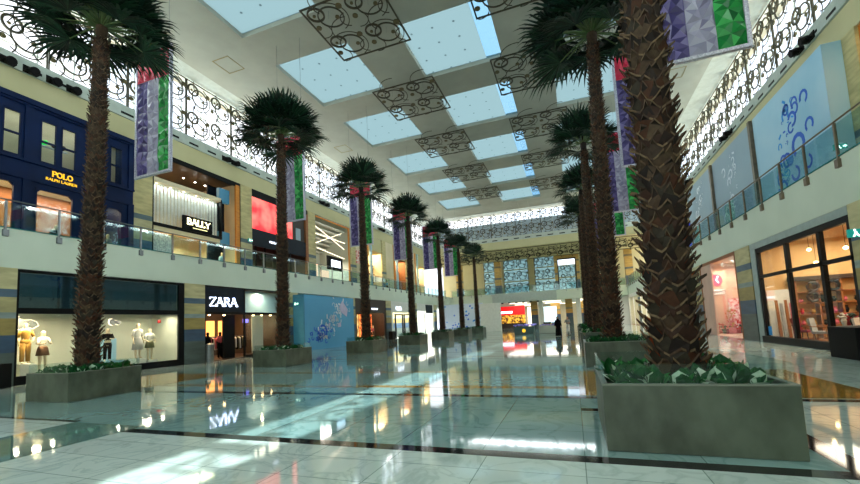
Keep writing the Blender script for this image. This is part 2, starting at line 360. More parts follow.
# ------------------------------------------------------------------ ring lattices
def ring(mb, cx, cy, r, w, t, n=26, a0=0, a1=2*PI):
    full = abs(a1-a0-2*PI) < 1e-6; k = n if full else n+1
    vs = []; fs = []
    for i in range(k):
        a = a0 + (a1-a0)*i/n
        for rr, z in ((r-w, -t), (r+w, -t), (r+w, t), (r-w, t)):
            vs.append((cx+rr*math.cos(a), cy+rr*math.sin(a), z))
    for i in range(n):
        j = (i+1) % k
        for q in range(4): fs.append((i*4+q, i*4+(q+1) % 4, j*4+(q+1) % 4, j*4+q))
    mb.add(vs, fs)
def disc(mb, cx, cy, r, t, n=14):
    if isinstance(mb, list):
        q = MB(); mb.append(q); mb = q
    mb.prism([(cx+r*math.cos(2*PI*i/n), cy+r*math.sin(2*PI*i/n)) for i in range(n)], 2, -t, t)
def lattice_parts(W, H, nx, ny, frame=True, wf=.035, ringw=1.0, flip=False):
    """rings and discs in the local xy plane, origin at a corner"""
    rb, db, fb = MB(), [], MB()
    cw, ch = W/nx, H/ny; s = min(cw, ch)
    for i in range(nx):
        for j in range(ny):
            ox, oy = i*cw, j*ch
            P = lambda u, v: (ox+u*cw, oy+((1-v) if flip else v)*ch)
            x, y = P(.27,.72); ring(rb, x, y, .20*s, .050*ringw, .04)
            x, y = P(.56,.52); ring(rb, x, y, .32*s, .034*ringw, .03)
            x, y = P(.52,.50); ring(rb, x, y, .47*s, .026*ringw, .012, a0=-2.2, a1=1.2)
            x, y = P(.74,.96); ring(rb, x, y, .46*s, .026*ringw, .012, a0=2.6, a1=5.0)
            x, y = P(.12,.20); ring(rb, x, y, .24*s, .026*ringw, .012, a0=-.8, a1=1.9)
            x, y = P(.92,.30); ring(rb, x, y, .22*s, .026*ringw, .012, a0=1.8, a1=4.6)
            x, y = P(.21,.70); disc(db, x, y, .040*s, .03)
            x, y = P(.70,.47); disc(db, x, y, .055*s, .03)
            x, y = P(.90,.75); disc(db, x, y, .078*s, .03)
            x, y = P(.10,.33); disc(db, x, y, .070*s, .03)
    if frame:
        fb.box(0, W, 0, wf, -.03, .03).box(0, W, H-wf, H, -.03, .03).box(0, wf, wf, H-wf, -.03, .03).box(W-wf, W, wf, H-wf, -.03, .03)
    return rb, db, fb
def build_discs(db, parent):
    for q in db: q.build('disc', M['disc'], parent)
# hanging lattices below the beam crossings
LW, LH = 5.05, 4.75
def hanging(first=[None]):
    if first[0] is None:
        r = empty('hanging_lattice')
        rb, db, fb = lattice_parts(LW, LH, 2, 2, wf=.09, flip=True)
        rb.build('ring_work', M['bronze'], r); build_discs(db, r); fb.build('frame', M['bronze'], r)
        cb = MB()
        for x, y in ((1.2,1.2),(LW-1.2,1.2),(1.2,LH-1.2),(LW-1.2,LH-1.2)): cb.tube([(x,y,0),(x,y,.5)], .008, 5)
        cb.build('suspension_wires', M['steel'], r)
        first[0] = r; return r
    return copy_tree(first[0])
GX = [-11.04, -1.68]; GY = [11.35, 20.1, 28.9, 37.75, 46.5, 55.2]
for ci, gx in enumerate(GX):
    for ri, gy in enumerate(GY):
        o = hanging(); o.location = (gx-LW/2, gy-LH/2, 20.0)
        tag(o, 'square ring lattice hanging under the ceiling, %s in the %s row' % (ORD[ri], ('left','right')[ci]), 'ceiling lattice', 'bronze lattices hanging under the skylight beams')
# clerestory screens
def screens(kind, positions, xf, group, W, lab, first=[None]):
    H = ZC + .2 - ZLAT
    proto = None
    for i, p in enumerate(positions):
        if proto is None:
            r = empty('lattice_screen'); rb, db, fb = lattice_parts(W, H, 2, 2, wf=.07, ringw=1.25)
            rb.build('ring_work', M['bronze'], r); build_discs(db, r)
            fb.build('frame', M['bronze'], r)
            proto = r
        else: r = copy_tree(proto)
        r.matrix_world = xf(p)
        tag(r, lab(i, len(positions)), 'lattice screen', group)
def xfL(y):  # local x -> +Y, local y -> Z, normal -> +X
    return Matrix(((0,0,1,UL),(1,0,0,y),(0,1,0,ZLAT),(0,0,0,1)))
def xfR(y):
    return Matrix(((0,0,-1,UR),(-1,0,0,y+4.0),(0,1,0,ZLAT),(0,0,0,1)))
def xfF(x):
    return Matrix(((1,0,0,x),(0,0,-1,69.6),(0,1,0,ZLAT),(0,0,0,1)))
yl = [4.1+4.05*i for i in range(16)]
screens('l', yl, xfL, 'bronze ring screens of the left clerestory', 4.03, lambda i, n: 'ring lattice screen above the left upper shops, %s from the camera' % ORD[i])
yr = [13.3+4.05*i for i in range(13)]
screens('r', yr, xfR, 'bronze ring screens of the right clerestory', 4.0, lambda i, n: 'ring lattice screen above the right upper wall, %s from the camera' % ORD[i])
xfs = [UL+.02+4.31*i for i in range(9)]
screens('f', xfs, xfF, 'bronze ring screens of the far clerestory', 4.28, lambda i, n: 'bronze ring lattice screen high on the far wall, %s counted from the left' % ('leftmost' if i == 0 else ORD[i]))
# outer glazing bars behind the screens
b = MB()
for side, X in ((-1, UL-1.1), (1, UR+1.1)):
    for i in range(40):
        b.box(X-.04, X+.04, 2+1.7*i, 2.06+1.7*i, ZLAT, ZC+.3)
    for z in (17.4, 18.9): b.box(X-.04, X+.04, Y0, Y1, z, z+.06)
struct('window_clerestory_bars', b, M['ledge'])
b = MB()
for i in range(22): b.box(-25+1.75*i, -24.93+1.75*i, 70.6, 70.7, ZLAT, ZC+.3)
struct('window_clerestory_bars', b, M['ledge'])
struct('wall_far_clerestory', MB().box(-26.5, 13.9, 71.0, 71.1, ZLAT, 19.4), M['hoardgrey'])
# vents in the ledges (a row of dark slots)
b = MB()
for i in range(39):
    y = 9.6+1.55*i
    b.box(UL+.12, UL+.135, y, y+.75, 15.72, 15.86)
    b.box(UR-.12, UR-.135, y, y+.75, 15.72, 15.86)
for i in range(20): b.box(-24+1.9*i, -23.1+1.9*i, 69.06, 69.08, 15.72, 15.88)
struct('trim_ledge_vents', b, M['frame'])

# spotlights on the ledges
def spotlight(first=[None]):
    if first[0] is None:
        r = empty('spotlight')
        MB().box(-.02, .02, -.28, .28, -.05, .35).build('bracket', M['black'], r)
        h = MB(); h.tube([(0.03,0,.12),(.12,0,.1),(.2,0,.06),(.48,0,-.02)], [.1,.17,.2,.22], 12); h.build('lamp_head', M['black'], r)
        l = MB(); l.tube([(.481,0,-.02),(.5,0,-.026)], [.18,.17], 12); l.build('lens', M['black'], r)
        MB().box(.05, .3, -.27, -.23, -.06, .04).box(.05, .3, .23, .27, -.06, .04).build('yoke', M['black'], r)
        first[0] = r; return r
    return copy_tree(first[0])
for i, y in enumerate([10.5, 11.4, 12.35, 13.25]):
    o = spotlight(); o.location = (UL+.14, y, 15.6); tag(o, 'black spotlight on the left ledge above the navy shop, %s in its row of four' % ORD[i], 'spotlight', 'spotlights on the ledges')
for i, y in enumerate([23.6, 24.5, 36.5, 37.3, 50.6, 51.4]):
    o = spotlight(); o.location = (UL+.14, y, 15.62)
    tag(o, 'left ledge spotlight, %s of a pair %s' % (('nearer','farther')[i % 2], ('above the shop with a white slatted wall','above the shop with ceiling lines','near the far end')[i//2]), 'spotlight', 'spotlights on the ledges')
for i, y in enumerate([25.6, 26.6, 37.0, 37.9, 49.0, 49.8]):
    o = spotlight(); o.location = (UR-.14, y, 15.62); o.rotation_euler = (0,0,PI)
    tag(o, 'black spotlight on the right ledge, %s of the %s pair' % (('nearer','farther')[i % 2], ORD[i//2]), 'spotlight', 'spotlights on the ledges')

# ------------------------------------------------------------------ balustrades
def balustrade(side, ys, xpos, label, postmat):
    r = empty('glass_balustrade', (xpos, 0, 0), 0, label, 'balustrade')
    s = -side
    for i, y in enumerate(ys):
        p = MB().box(-.02*s, .05*s, y-.035, y+.035, 5.98, 7.42).box(.0, .10*s, y-.09, y+.09, 5.95, 6.22)
        p.build('stanchion', M[postmat], r)
        if i < len(ys)-1:
            g = MB().box(.01*s, .022*s, y+.05, ys[i+1]-.05, 6.33, 7.36).build('glass_panel', M['balglass'], r)
    MB().tube([(.015*s, ys[0]-.5, 7.46), (.015*s, ys[-1]+.3, 7.46)], .03, 8).build('handrail', M[postmat], r)
    MB().box(-.02*s, .045*s, ys[0]-.5, ys[-1]+.3, 6.30, 6.335).build('glass_shoe', M['tealedge'], r)
balustrade(-1, [1.84+1.75*i for i in range(38)], XL, 'long glass balustrade with steel stanchions on the left balcony', 'steel')
balustrade(1, [5.14+1.82*i for i in range(35)], XR, 'long glass balustrade with bronze stanchions on the right balcony', 'post')

# ------------------------------------------------------------------ lettering from strokes
GL = {
 'Z': ([[(0,1),(.62,1)],[(.62,1),(0,0)],[(0,0),(.64,0)]], [1,1.9,1], .72, [((0,.82),(0,1)),((.64,0),(.64,.2))]),
 'A': ([[(0,0),(.36,1)],[(.36,1),(.74,0)],[(.14,.34),(.58,.34)]], [1,2,1], .84, []),
 'R': ([[(.1,0),(.1,1)],[(.1,1),(.4,1),(.54,.88),(.54,.66),(.4,.52),(.1,.52)],[(.34,.52),(.68,0)]], [2,1.4,1.8], .78, []),
 'P': ([[(.1,0),(.1,1)],[(.1,1),(.42,1),(.56,.88),(.56,.62),(.42,.5),(.1,.5)]], [2,1.5], .68, []),
 'O': ([[(.36,1),(.62,.86),(.7,.5),(.62,.14),(.36,0),(.1,.14),(.02,.5),(.1,.86),(.36,1)]], [1.8], .82, []),
 'L': ([[(.1,0),(.1,1)],[(.1,0),(.52,0),(.52,.2)]], [2,1.2], .66, []),
 'B': ([[(.1,0),(.1,1)],[(.1,1),(.42,1),(.52,.88),(.52,.66),(.4,.54),(.1,.54)],[(.4,.54),(.58,.42),(.58,.12),(.44,0),(.1,0)]], [2,1.4,1.6], .74, []),
 'Y': ([[(0,1),(.34,.48)],[(.68,1),(.34,.48)],[(.34,.48),(.34,0)]], [2,1.2,2], .74, []),
 'H': ([[(.1,0),(.1,1)],[(.6,0),(.6,1)],[(.1,.5),(.6,.5)]], [1.8,1.8,1.2], .8, []),
 'U': ([[(.1,1),(.1,.2),(.24,0),(.48,0),(.62,.2),(.62,1)]], [1.7], .8, []),
 'E': ([[(.1,0),(.1,1)],[(.1,1),(.52,1)],[(.1,.52),(.44,.52)],[(.1,0),(.54,0)]], [2,1.2,1.2,1.2], .68, []),
 'N': ([[(.1,0),(.1,1)],[(.1,1),(.62,0)],[(.62,0),(.62,1)]], [1.2,2,1.2], .8, []),
 ' ': ([], [], .4, []),
}
def lettering(text, h, width, stroke=.07, serif=True):
    """letters in the xy plane standing on y=0, fitted to the given width; returns a MB with thickness along z"""
    tot = sum(GL[c][2] for c in text); sx = width/tot
    mb = MB(); x = 0; t = .02
    def seg(p, q, w):
        p = Vector((p[0],p[1],0)); q = Vector((q[0],q[1],0)); d = (q-p)
        if d.length < 1e-6: return
        d.normalize(); n = Vector((-d.y,d.x,0))*w/2; e = d*w*.25
        a = [p-e+n, p-e-n, q+e-n, q+e+n]
        mb.prism([(v.x,v.y) for v in a], 2, -t, t)
    for c in text:
        st, ws, adv, ex = GL[c]
        for pl, w in zip(st, ws):
            for i in range(len(pl)-1):
                seg((x+pl[i][0]*sx, pl[i][1]*h), (x+pl[i+1][0]*sx, pl[i+1][1]*h), stroke*w*h)
            if serif and c != 'O':
                for px, py in (pl[0], pl[-1]):
                    if py in (0, 1) and not (c == 'Z') and len(pl) == 2:
                        seg((x+(px-.11)*sx, py*h), (x+(px+.11)*sx, py*h), stroke*.8*h)
        for p, q in ex: seg((x+p[0]*sx, p[1]*h), (x+q[0]*sx, q[1]*h), stroke*h)
        x += adv*sx
    return mb
def marks(n, h, width):   # lettering too small to read in the photograph: upright strokes only
    mb = MB(); w = width/n
    for i in range(n):
        mb.box(i*w, i*w+w*.22, 0, h, -.02, .02)
        if i % 2 == 0: mb.box(i*w+w*.22, i*w+w*.7, h*.42, h*.6, -.02, .02)
        else: mb.box(i*w+w*.22, i*w+w*.7, 0, h*.18, -.02, .02)
    return mb
def on_left(mb, x, y, z):   # letters read from the hall, facing +X
    mb.v = [(x+p[2], y+p[0], z+p[1]) for p in mb.v]; return mb
def on_right(mb, x, y, z):  # facing -X, text runs toward the camera
    mb.v = [(x-p[2], y-p[0], z+p[1]) for p in mb.v]; return mb
def on_far(mb, x, y, z):
    mb.v = [(x+p[0], y-p[2], z+p[1]) for p in mb.v]; return mb

def area(name, loc, size, power, color, rot=(0,0,0)):
    l = bpy.data.lights.new(name, 'AREA'); l.shape = 'RECTANGLE'; l.size, l.size_y = size; l.energy = power; l.color = color
    o = NEW(name, l); col.objects.link(o); o.location = loc; o.rotation_euler = rot; return o
WARM = (1,.72,.42); NEU = (1,.93,.82); COOL = (.88,.95,1)

exec_parts = []

# ------------------------------------------------------------------ figures
def skin_mesh(name, chains, m, parent=None, sub=1):
    """chains: list of [(point, radius)...]; chain[0] may name a vertex index already present as int"""
    me = bpy.data.meshes.new(name); vs = []; es = []; rs = []
    for ch in chains:
        prev = None
        for it in ch:
            if isinstance(it, int): prev = it; continue
            p, r = it; vs.append(p); rs.append(r); i = len(vs)-1
            if prev is not None: es.append((prev, i))
            prev = i
    me.from_pydata(vs, es, []); me.materials.append(m)
    o = NEW(name, me); col.objects.link(o)
    md = o.modifiers.new('skin', 'SKIN'); md.use_smooth_shade = True
    if not me.skin_vertices: me.attributes  # layer is made by the modifier
    if not me.skin_vertices:
        bm_ = __import__('bmesh').new(); bm_.from_mesh(me); bm_.verts.layers.skin.verify(); bm_.to_mesh(me); bm_.free()
    for i, r in enumerate(rs):
        r = r if isinstance(r, tuple) else (r, r)
        me.skin_vertices[0].data[i].radius = r
        me.skin_vertices[0].data[i].use_root = (i == 0)
    s = o.modifiers.new('sub', 'SUBSURF'); s.levels = sub; s.render_levels = sub
    if parent is not None: o.parent = parent
    return o
def ellipsoid(mb, c, r, n=14, k=9):
    prof = []
    for i in range(k+1):
        a = -PI/2 + PI*i/k
        prof.append((max(.001, math.cos(a)), math.sin(a)))
    b0 = len(mb.v); mb.lathe(prof, n)
    for i in range(b0, len(mb.v)):
        x, y, z = mb.v[i]; mb.v[i] = (c[0]+x*r[0], c[1]+y*r[1], c[2]+z*r[2])
    return mb
def hand(chains, idx, w, d, s=1.0):
    """five short finger chains from a wrist/palm vertex idx; w = palm point, d = pointing direction"""
    w = Vector(w); d = Vector(d).normalized(); side = d.cross(Vector((0,1,0)))
    if side.length < .1: side = Vector((1,0,0))
    side.normalize(); q = d.cross(side)
    for k, (off, ln) in enumerate(((-.028,.075),(-.01,.085),(.01,.08),(.028,.062))):
        a = w + q*off*s + d*.03*s
        chains.append([idx, (tuple(a), .010), (tuple(a + d*ln*.5*s + side*.01), .009), (tuple(a + d*ln*s + side*.025), .007)])
    a = w - q*.035*s
    chains.append([idx, (tuple(a), .011), (tuple(a + d*.045*s - q*.02*s), .009)])
def figure(name, loc, rz, H, bodymat, arms='down', stride=0.0, parent_label=None, cat='person', group=None, lean=0.0, loose=None, top=None, bottom=None, face=True, hairmat=None, long_robe=None, scarf=None):
    """standing figure facing local -Y... built at 1.7 m and scaled; body is one skinned surface"""
    r = empty(name, loc, rz, parent_label, cat, group); r.scale = (H/1.7,)*3
    ln = lean
    S = lambda z, y=0, x=0: (x, y - ln*(z-.9), z)
    ch = [[(S(.95), (.15,.11)), (S(1.12), (.125,.095)), (S(1.30), (.155,.105)), (S(1.42), (.12,.08)), (S(1.49), (.058,.058)), (S(1.56,-.01), (.085,.095)), (S(1.65,-.01), (.095,.11)), (S(1.73,0), (.05,.055))]]
    n = 8
    for sgn in (-1, 1):
        st = stride*sgn
        ch.append([0, (S(.86,0,.09*sgn), .095), (S(.5,-.12*st-.01,.095*sgn), .06), (S(.1,.10*st,.10*sgn), .038), ((.105*sgn, .08*st-.02, .045), .035), ((.115*sgn, .08*st-.15, .03), .03)])
        n += 5
    wr = []
    for sgn in (-1, 1):
        sh = S(1.40,0,.17*sgn)
        if arms == 'down' or (arms == 'mixed' and sgn < 0):
            el = S(1.12,.03,.23*sgn); wv = S(.88,-.06,.24*sgn); dd = (0,-.15,-1)
        elif arms == 'hip' or arms == 'mixed':
            el = S(1.14,.05,.30*sgn); wv = S(1.0,-.14,.20*sgn); dd = (-.5*sgn,-.6,-.2)
        else:
            el = S(1.16,-.10,.24*sgn); wv = S(1.16,-.32,.14*sgn); dd = (-.3*sgn,-1,.1)
        ch.append([3, (sh, .055), (el, .042), (wv, .028)]); n += 3
        base = n-1
        pv = tuple(Vector(wv) + Vector(dd).normalized()*.06)
        ch.append([base, (pv, (.035,.02))]); n += 1
        k0 = len(ch); hand(ch, n-1, pv, dd)
        for c in ch[k0:]: n += len(c)-1
    body = skin_mesh('body', ch, bodymat, r)
    if top:
        mb = MB(); N = 16
        mb.lathe([(.12,.98),(.135,1.08),(.165,1.24),(.185,1.34),(.165,1.41),(.09,1.455),(.06,1.47)], 20); mb.v = [(x, y*.68 - ln*(z-.9), z) for x, y, z in mb.v]
        for sgn in (-1, 1):
            sh = S(1.41,0,.14*sgn)
            el = S(1.12,.03,.235*sgn) if (arms == 'down' or (arms == 'mixed' and sgn < 0)) else (S(1.14,.05,.30*sgn) if arms in ('hip','mixed') else S(1.16,-.10,.24*sgn))
            mb.tube([sh, el], [.068,.05], 10)
        mb.build('top', top, r, smooth=True)
    if bottom:
        kind, m2 = bottom; mb = MB()
        if kind == 'skirt': mb.lathe([(.14,1.05),(.17,.95),(.21,.75),(.25,.45),(.245,.44),(.12,.9)], 18)
        elif kind == 'short': mb.lathe([(.14,1.06),(.18,.95),(.23,.66),(.22,.65),(.12,.9)], 18)
        else:
            ellipsoid(mb, S(.93), (.17,.125,.14))
            for sgn in (-1, 1): mb.tube([S(.88,0,.085*sgn), S(.5,-.12*stride*sgn-.01,.095*sgn), S(.1,.10*stride*sgn,.10*sgn)], [.105,.082,.07], 10)
        mb.build('skirt' if kind != 'trousers' else 'trousers', m2, r, smooth=True)
    if long_robe:
        mb = MB(); prof = [(.06,1.50),(.13,1.46),(.19,1.38),(.17,1.15),(.20,.9),(.235,.5),(.27,.05),(.265,.03),(.2,.4)]
        mb.lathe(prof[::-1], 22)
        mb.v = [(x*1.0, y*.78 + .02*math.sin(math.atan2(y,x)*7)*(1.4-z if z < 1.2 else 0), z) for x, y, z in mb.v]
        mb.build('robe', long_robe, r, smooth=True)
        sl = MB()
        for sgn in (-1, 1):
            if arms == 'forward': sl.tube([S(1.40,0,.16*sgn), S(1.16,-.10,.24*sgn), S(1.15,-.27,.16*sgn)], [.08,.085,.09], 10)
            else: sl.tube([S(1.40,0,.16*sgn), S(1.12,.03,.235*sgn), S(.92,-.05,.24*sgn)], [.08,.08,.09], 10)
        sl.build('sleeves', long_robe, r, smooth=True)
    if face:
        ft = MB(); ellipsoid(ft, (0,-.100,1.60), (.013,.022,.022), 8, 5); ellipsoid(ft, (.075,0,1.60), (.012,.02,.03), 8, 5); ellipsoid(ft, (-.075,0,1.60), (.012,.02,.03), 8, 5)
        ft.build('nose_and_ears', bodymat, r, smooth=True)
        e = MB(); ellipsoid(e, (.028,-.085,1.625), (.013,.008,.007), 8, 5); ellipsoid(e, (-.028,-.085,1.625), (.013,.008,.007), 8, 5); e.build('eyes', M['hair'], r, smooth=True)
        mo = MB(); ellipsoid(mo, (0,-.086,1.555), (.024,.008,.006), 8, 5); mo.build('mouth', M['cloth_rose'], r, smooth=True)
    if hairmat:
        h = MB(); ellipsoid(h, (0,.022,1.655), (.088,.095,.085)); h.build('hair', hairmat, r, smooth=True)
    if scarf:
        h = MB(); ellipsoid(h, (0,.025,1.63), (.10,.105,.12)); h.lathe([(.17,1.40),(.10,1.50),(.085,1.58)], 16); h.build('headscarf', scarf, r, smooth=True)
    return r

# ------------------------------------------------------------------ left lower storefronts
def room(side, y0, y1, z0, z1, depth, wallm, floorm=None, ceilm=None, upper=False, nm='shop'):
    """plain lined shop interior behind a storefront: rear, cheeks, floor and ceiling linings"""
    struct('wall_%s_rear' % nm, side_boxes(side, MB(), y0, y1, z0+.03, z1-.03, -depth, -depth-.08, upper), wallm)
    for ya in (y0, y1-.05): struct('wall_%s_cheek' % nm, side_boxes(side, MB(), ya, ya+.05, z0+.03, z1-.03, -.12, -depth, upper), wallm)
    struct('floor_%s' % nm, side_boxes(side, MB(), y0, y1, z0+.0, z0+.03, -.02, -depth, upper), floorm or wallm)
    struct('ceiling_%s' % nm, side_boxes(side, MB(), y0, y1, z1-.03, z1, -.02, -depth, upper), ceilm or M['white_wall'])
LAMPS = []
def shop_lamp(side, y, z, d, sy, power, color, upper=False, sx=1.2):
    base = (UL if upper else XL) if side < 0 else (UR if upper else XR)
    area('shop_light', (base + side*d, y, z), (sx, sy), power, color)
def bx(side, y0, y1, z0, z1, d0, d1, upper=False, mb=None):
    return side_boxes(side, mb or MB(), y0, y1, z0, z1, d0, d1, upper)
def downlights(side, ys, z, d, m, upper, label, group, r=.09):
    base = (UL if upper else XL) if side < 0 else (UR if upper else XR)
    for i, y in enumerate(ys):
        o = MB().lathe([(r,-.03),(r*1.25,-.03),(r*1.25,0),(r*.6,.0)], 12, (base + (-side)*(-d), y, z)).build('downlight', m)
        tag(o, label, 'downlight', group)

# -- L1: wide window with mannequins (9.27 .. 16.59)
a0, a1 = 9.27, 16.59
room(-1, a0, a1, 0, ZF, 2.6, M['greywall'], M['greywall'])
f = empty('shop_window', (XL, 12.9, 0), 0, 'wide black framed shop window with mannequins behind the front left planter', 'shop window')
def L(mb): mb.v = [(x-XL, y-12.9, z) for x, y, z in mb.v]; return mb
b = MB(); bx(-1,a0,a1,4.56,ZF,-.14,-.02,mb=b); bx(-1,a0,a1,2.86,3.1,-.14,.0,mb=b); bx(-1,a0,a1,0,.34,-.14,.0,mb=b); bx(-1,a0,a0+.09,.34,4.56,-.14,-.02,mb=b); bx(-1,a1-.32,a1,.34,4.56,-.14,-.01,mb=b)
L(b).build('frame', M['frame'], f)
L(bx(-1,a0+.09,a1-.32,.34,2.86,-.09,-.08)).build('display_pane', M['shopglass'], f)
M['transom'] = glass('transom_glass', (190,208,214), .14); M['transom_back'] = mat('transom_backing', (84,104,112), (104,124,128), scale=.4, rough=.5)
L(bx(-1,a0+.09,a1-.32,3.1,4.56,-.09,-.08)).build('transom_pane', M['transom'], f)
b = bx(-1,a0+.05,a1-.05,3.1,4.6,-.6,-.66); L(b).build('transom_backing', M['transom_back'], f)
b = MB()
for y in (10.9, 12.6): bx(-1,y,y+.05,3.1,4.56,-.66,-.5,mb=b)
L(b).build('transom_fins', M['dkblue'], f)
for i, (y, w) in enumerate(((10.35,.9),(14.0,.55))):
    pts = [(-.5,.0),(-.42,.26),(-.2,.3),(-.05,.12),(.2,.16),(.42,.05),(.5,-.12),(.3,-.26),(.05,-.16),(-.2,-.3),(-.4,-.22)]
    z = 2.55
    o = MB().prism([(y+u*w, z+v*w) for u, v in pts], 0, XL-1.75, XL-1.71).build('hanging_cutout', M['steel'])
    gl = MB().prism([(y+u*w*1.12, z+v*w*1.15) for u, v in pts], 0, XL-1.80, XL-1.77).build('backlight', M['lamp_soft'], o)
    tag(o, ('grey wavy cutout with glowing rim above the two left mannequins','small grey wavy cutout with glowing rim near the middle of the window')[i], 'shop decoration')
figs = [
 (10.12,.78,1.72,-1,'mannequin in mustard outfit, leftmost in the wide window', dict(top=M['cloth_mustard'], bottom=('trousers',M['cloth_mustard']), arms='mixed')),
 (10.72,.42,1.72,-1,'mannequin in white top and brown skirt, second from left in the wide window', dict(top=M['cloth_white'], bottom=('short',M['cloth_brown']), arms='forward')),
 (14.78,.55,1.85,-1,'mannequin in white top and long pale skirt in the right part of the window', dict(top=M['cloth_white'], bottom=('skirt',M['cloth_grey']), arms='down')),
 (15.42,.42,1.72,-1,'mannequin in white top and short olive skirt, rightmost in the wide window', dict(top=M['cloth_white'], bottom=('short',M['cloth_olive']), arms='hip')),
]
for y, zb, H, _, lab, kw in figs:
    o = figure('mannequin', (XL-1.15, y, zb), PI/2, H, M['mannequin'], parent_label=lab, cat='mannequin', group=None, face=False, **kw)
    p = MB().box(XL-1.45, XL-.85, y-.27, y+.27, .03, zb).build('plinth', M['white_wall'], bevel=.01)
    tag(p, 'white plinth under the ' + lab.replace('mannequin in ','figure in ').split(' in the')[0].split(', ')[0], 'plinth')
o = figure('mannequin', (XL-1.3, 13.4, .55), PI/2-.5, 1.65, M['mannequin'], parent_label='mannequin in black leaning sideways in the middle of the wide window', cat='mannequin', face=False, lean=.25, arms='forward', top=M['cloth_black'], bottom=('trousers',M['cloth_black']))
tag(MB().box(XL-1.65, XL-.9, 13.1, 14.0, .03, .55).build('plinth', M['hoardpale'], bevel=.01), 'pale blue plinth under the leaning black mannequin', 'plinth')
tag(MB().box(XL-2.2, XL-1.9, 13.55, 14.2, .1, 1.7).build('display_block', M['hoardpale'], bevel=.02), 'pale blue upright block behind the leaning mannequin', 'display block')
tag(MB().box(XL-1.4, XL-1.36, 16.02, 16.2, 2.45, 2.62).build('window_sticker', M['red']), 'small red tag hanging at the right end of the wide window', 'tag')
downlights(-1, [9.9,10.6,11.3,12.0,12.7,13.4,14.1,14.8,15.5], 2.98, .9, M['lamp_soft'], False, 'small spotlight in the track above the mannequins', 'window track lights', .05)
for y in (9.9,11.1,12.4,13.8,15.1,16.1): area('window_light', (XL-1.0, y, 2.84), (.12,.12), 10, (1,.84,.58))
area('window_spot', (XL-.7, 10.4, 2.84), (.2,.2), 60, (1,.74,.4))
area('window_spot', (XL-.7, 15.1, 2.84), (.2,.2), 25, (1,.8,.55))
# earlier bay, mostly out of frame
room(-1, .6, 7.9, 0, ZF, 2.6, M['greywall']); area('window_light', (XL-1.2, 4.3, 4.5), (.3,.3), 60, NEU)
tag(bx(-1,6.6,8.9,0,.92,.25,.75).build('low_bin_cabinet', M['black'], bevel=.02), 'low black cabinet at the left edge beside the striped pier', 'cabinet')

# -- L2: ZARA (17.95 .. 25.2)
a0, a1 = 17.95, 25.2
room(-1, a0, a1, 0, ZF, 5.6, M['brown'], M['dkwood'], M['brown'])
f = empty('clothes_shop_front', (XL,21.5,0), 0, 'dark clothes shop front with white ZARA letters over a warm lit doorway', 'shop front')
def L(mb): mb.v = [(x-XL, y-21.5, z) for x, y, z in mb.v]; return mb
L(bx(-1,a0,21.0,3.05,ZF,-.3,-.03)).build('sign_panel', M['dkblue'], f)
b = on_left(lettering('ZARA', .52, 2.15, .085), XL-.0, 18.3, 3.43); L(b).build('lettering', M['whitelit'], f)
b = bx(-1,a0,a1,4.6,ZF,-.12,0); bx(-1,a0,a1,2.9,3.05,-.14,0,mb=b); bx(-1,a0,a0+.05,0,2.9,-.14,0,mb=b); bx(-1,21.0,21.1,0,4.6,-.12,-.01,mb=b); bx(-1,a1-.1,a1,0,4.6,-.12,-.01,mb=b); bx(-1,21.1,a1-.1,0,.15,-.12,-.01,mb=b)
L(b).build('frame', M['frame'], f)
L(bx(-1,21.1,a1-.1,3.05,4.6,-.06,-.05)).build('upper_pane', M['shopglass'], f)
L(bx(-1,21.1,a1-.1,.15,2.9,-.06,-.05)).build('display_pane', M['shopglass'], f)
b = bx(-1,20.0,20.95,0,2.9,-.9,-.8); L(b).build('door_leaf', M['frame'], f)
L(bx(-1,21.12,a1-.1,3.08,4.6,-.75,-.8)).build('upper_backing', M['hoardpale'], f)
L(bx(-1,22.9,24.0,.15,2.9,-1.2,-1.25)).build('window_screen', M['greywall'], f)
L(bx(-1,21.15,21.6,2.35,2.6,-.3,-.25)).build('small_lit_sign', emit('violet_sign', (120,110,230), 1.2), f)
# clothes rails inside
def rail(x, y, cols, label):
    r = empty('clothes_rail', (x, y, .03), 0, label, 'clothes rail')
    mb = MB().tube([(0,-.6,0),(0,-.6,1.45),(0,.6,1.45),(0,.6,0)], .015, 6); mb.build('rail_frame', M['steel'], r)
    for i in range(9):
        yy = -.5+i*.125; m = M[cols[i % len(cols)]]; ln = .7+random.random()*.35
        MB().prism([(-.22,1.30),(-.06,1.39),(.06,1.39),(.22,1.30),(.24,1.39-ln),(-.24,1.39-ln)], 1, yy-.03, yy+.03).build('garment', m, r)
    return r
for i, (x, y, c) in enumerate(((XL-1.6,18.6,['cloth_mustard','cloth_black','cloth_rose']),(XL-2.6,20.0,['cloth_black','cloth_brown']),(XL-1.7,19.8,['cloth_rose','cloth_black','cloth_white']),(XL-1.8,22.2,['cloth_olive','cloth_white','cloth_black']),(XL-3.6,21.3,['cloth_black','cloth_grey']))):
    rail(x, y, c, 'clothes rail in the ZARA shop, ' + ('with mustard and rose garments at the left doorway','with black and brown garments further in','with rose and white garments beside the door','behind the right window','far back behind the door')[i])
for i, y in enumerate((21.7, 22.7, 23.8)):
    tag(MB().box(XL-5.5, XL-5.3, y, y+.6, 1.5, 2.7).build('lit_niche', emit('niche_glow%d' % i, (236,160,84), 1.1)), '%s warm lit wall niche at the back of the ZARA shop' % ('left','middle','right')[i], 'niche')
for i, (y, m1, m2) in enumerate(((18.9,'cloth_black','cloth_black'),(20.1,'cloth_rose','cloth_black'))):
    figure('mannequin', (XL-.9-.3*i, y, .03), PI/2, 1.75, M['black'], parent_label='dark mannequin inside the ZARA doorway in %s' % ('all black', 'a rose top')[i], cat='mannequin', face=False, top=M[m1], bottom=('trousers', M[m2]))
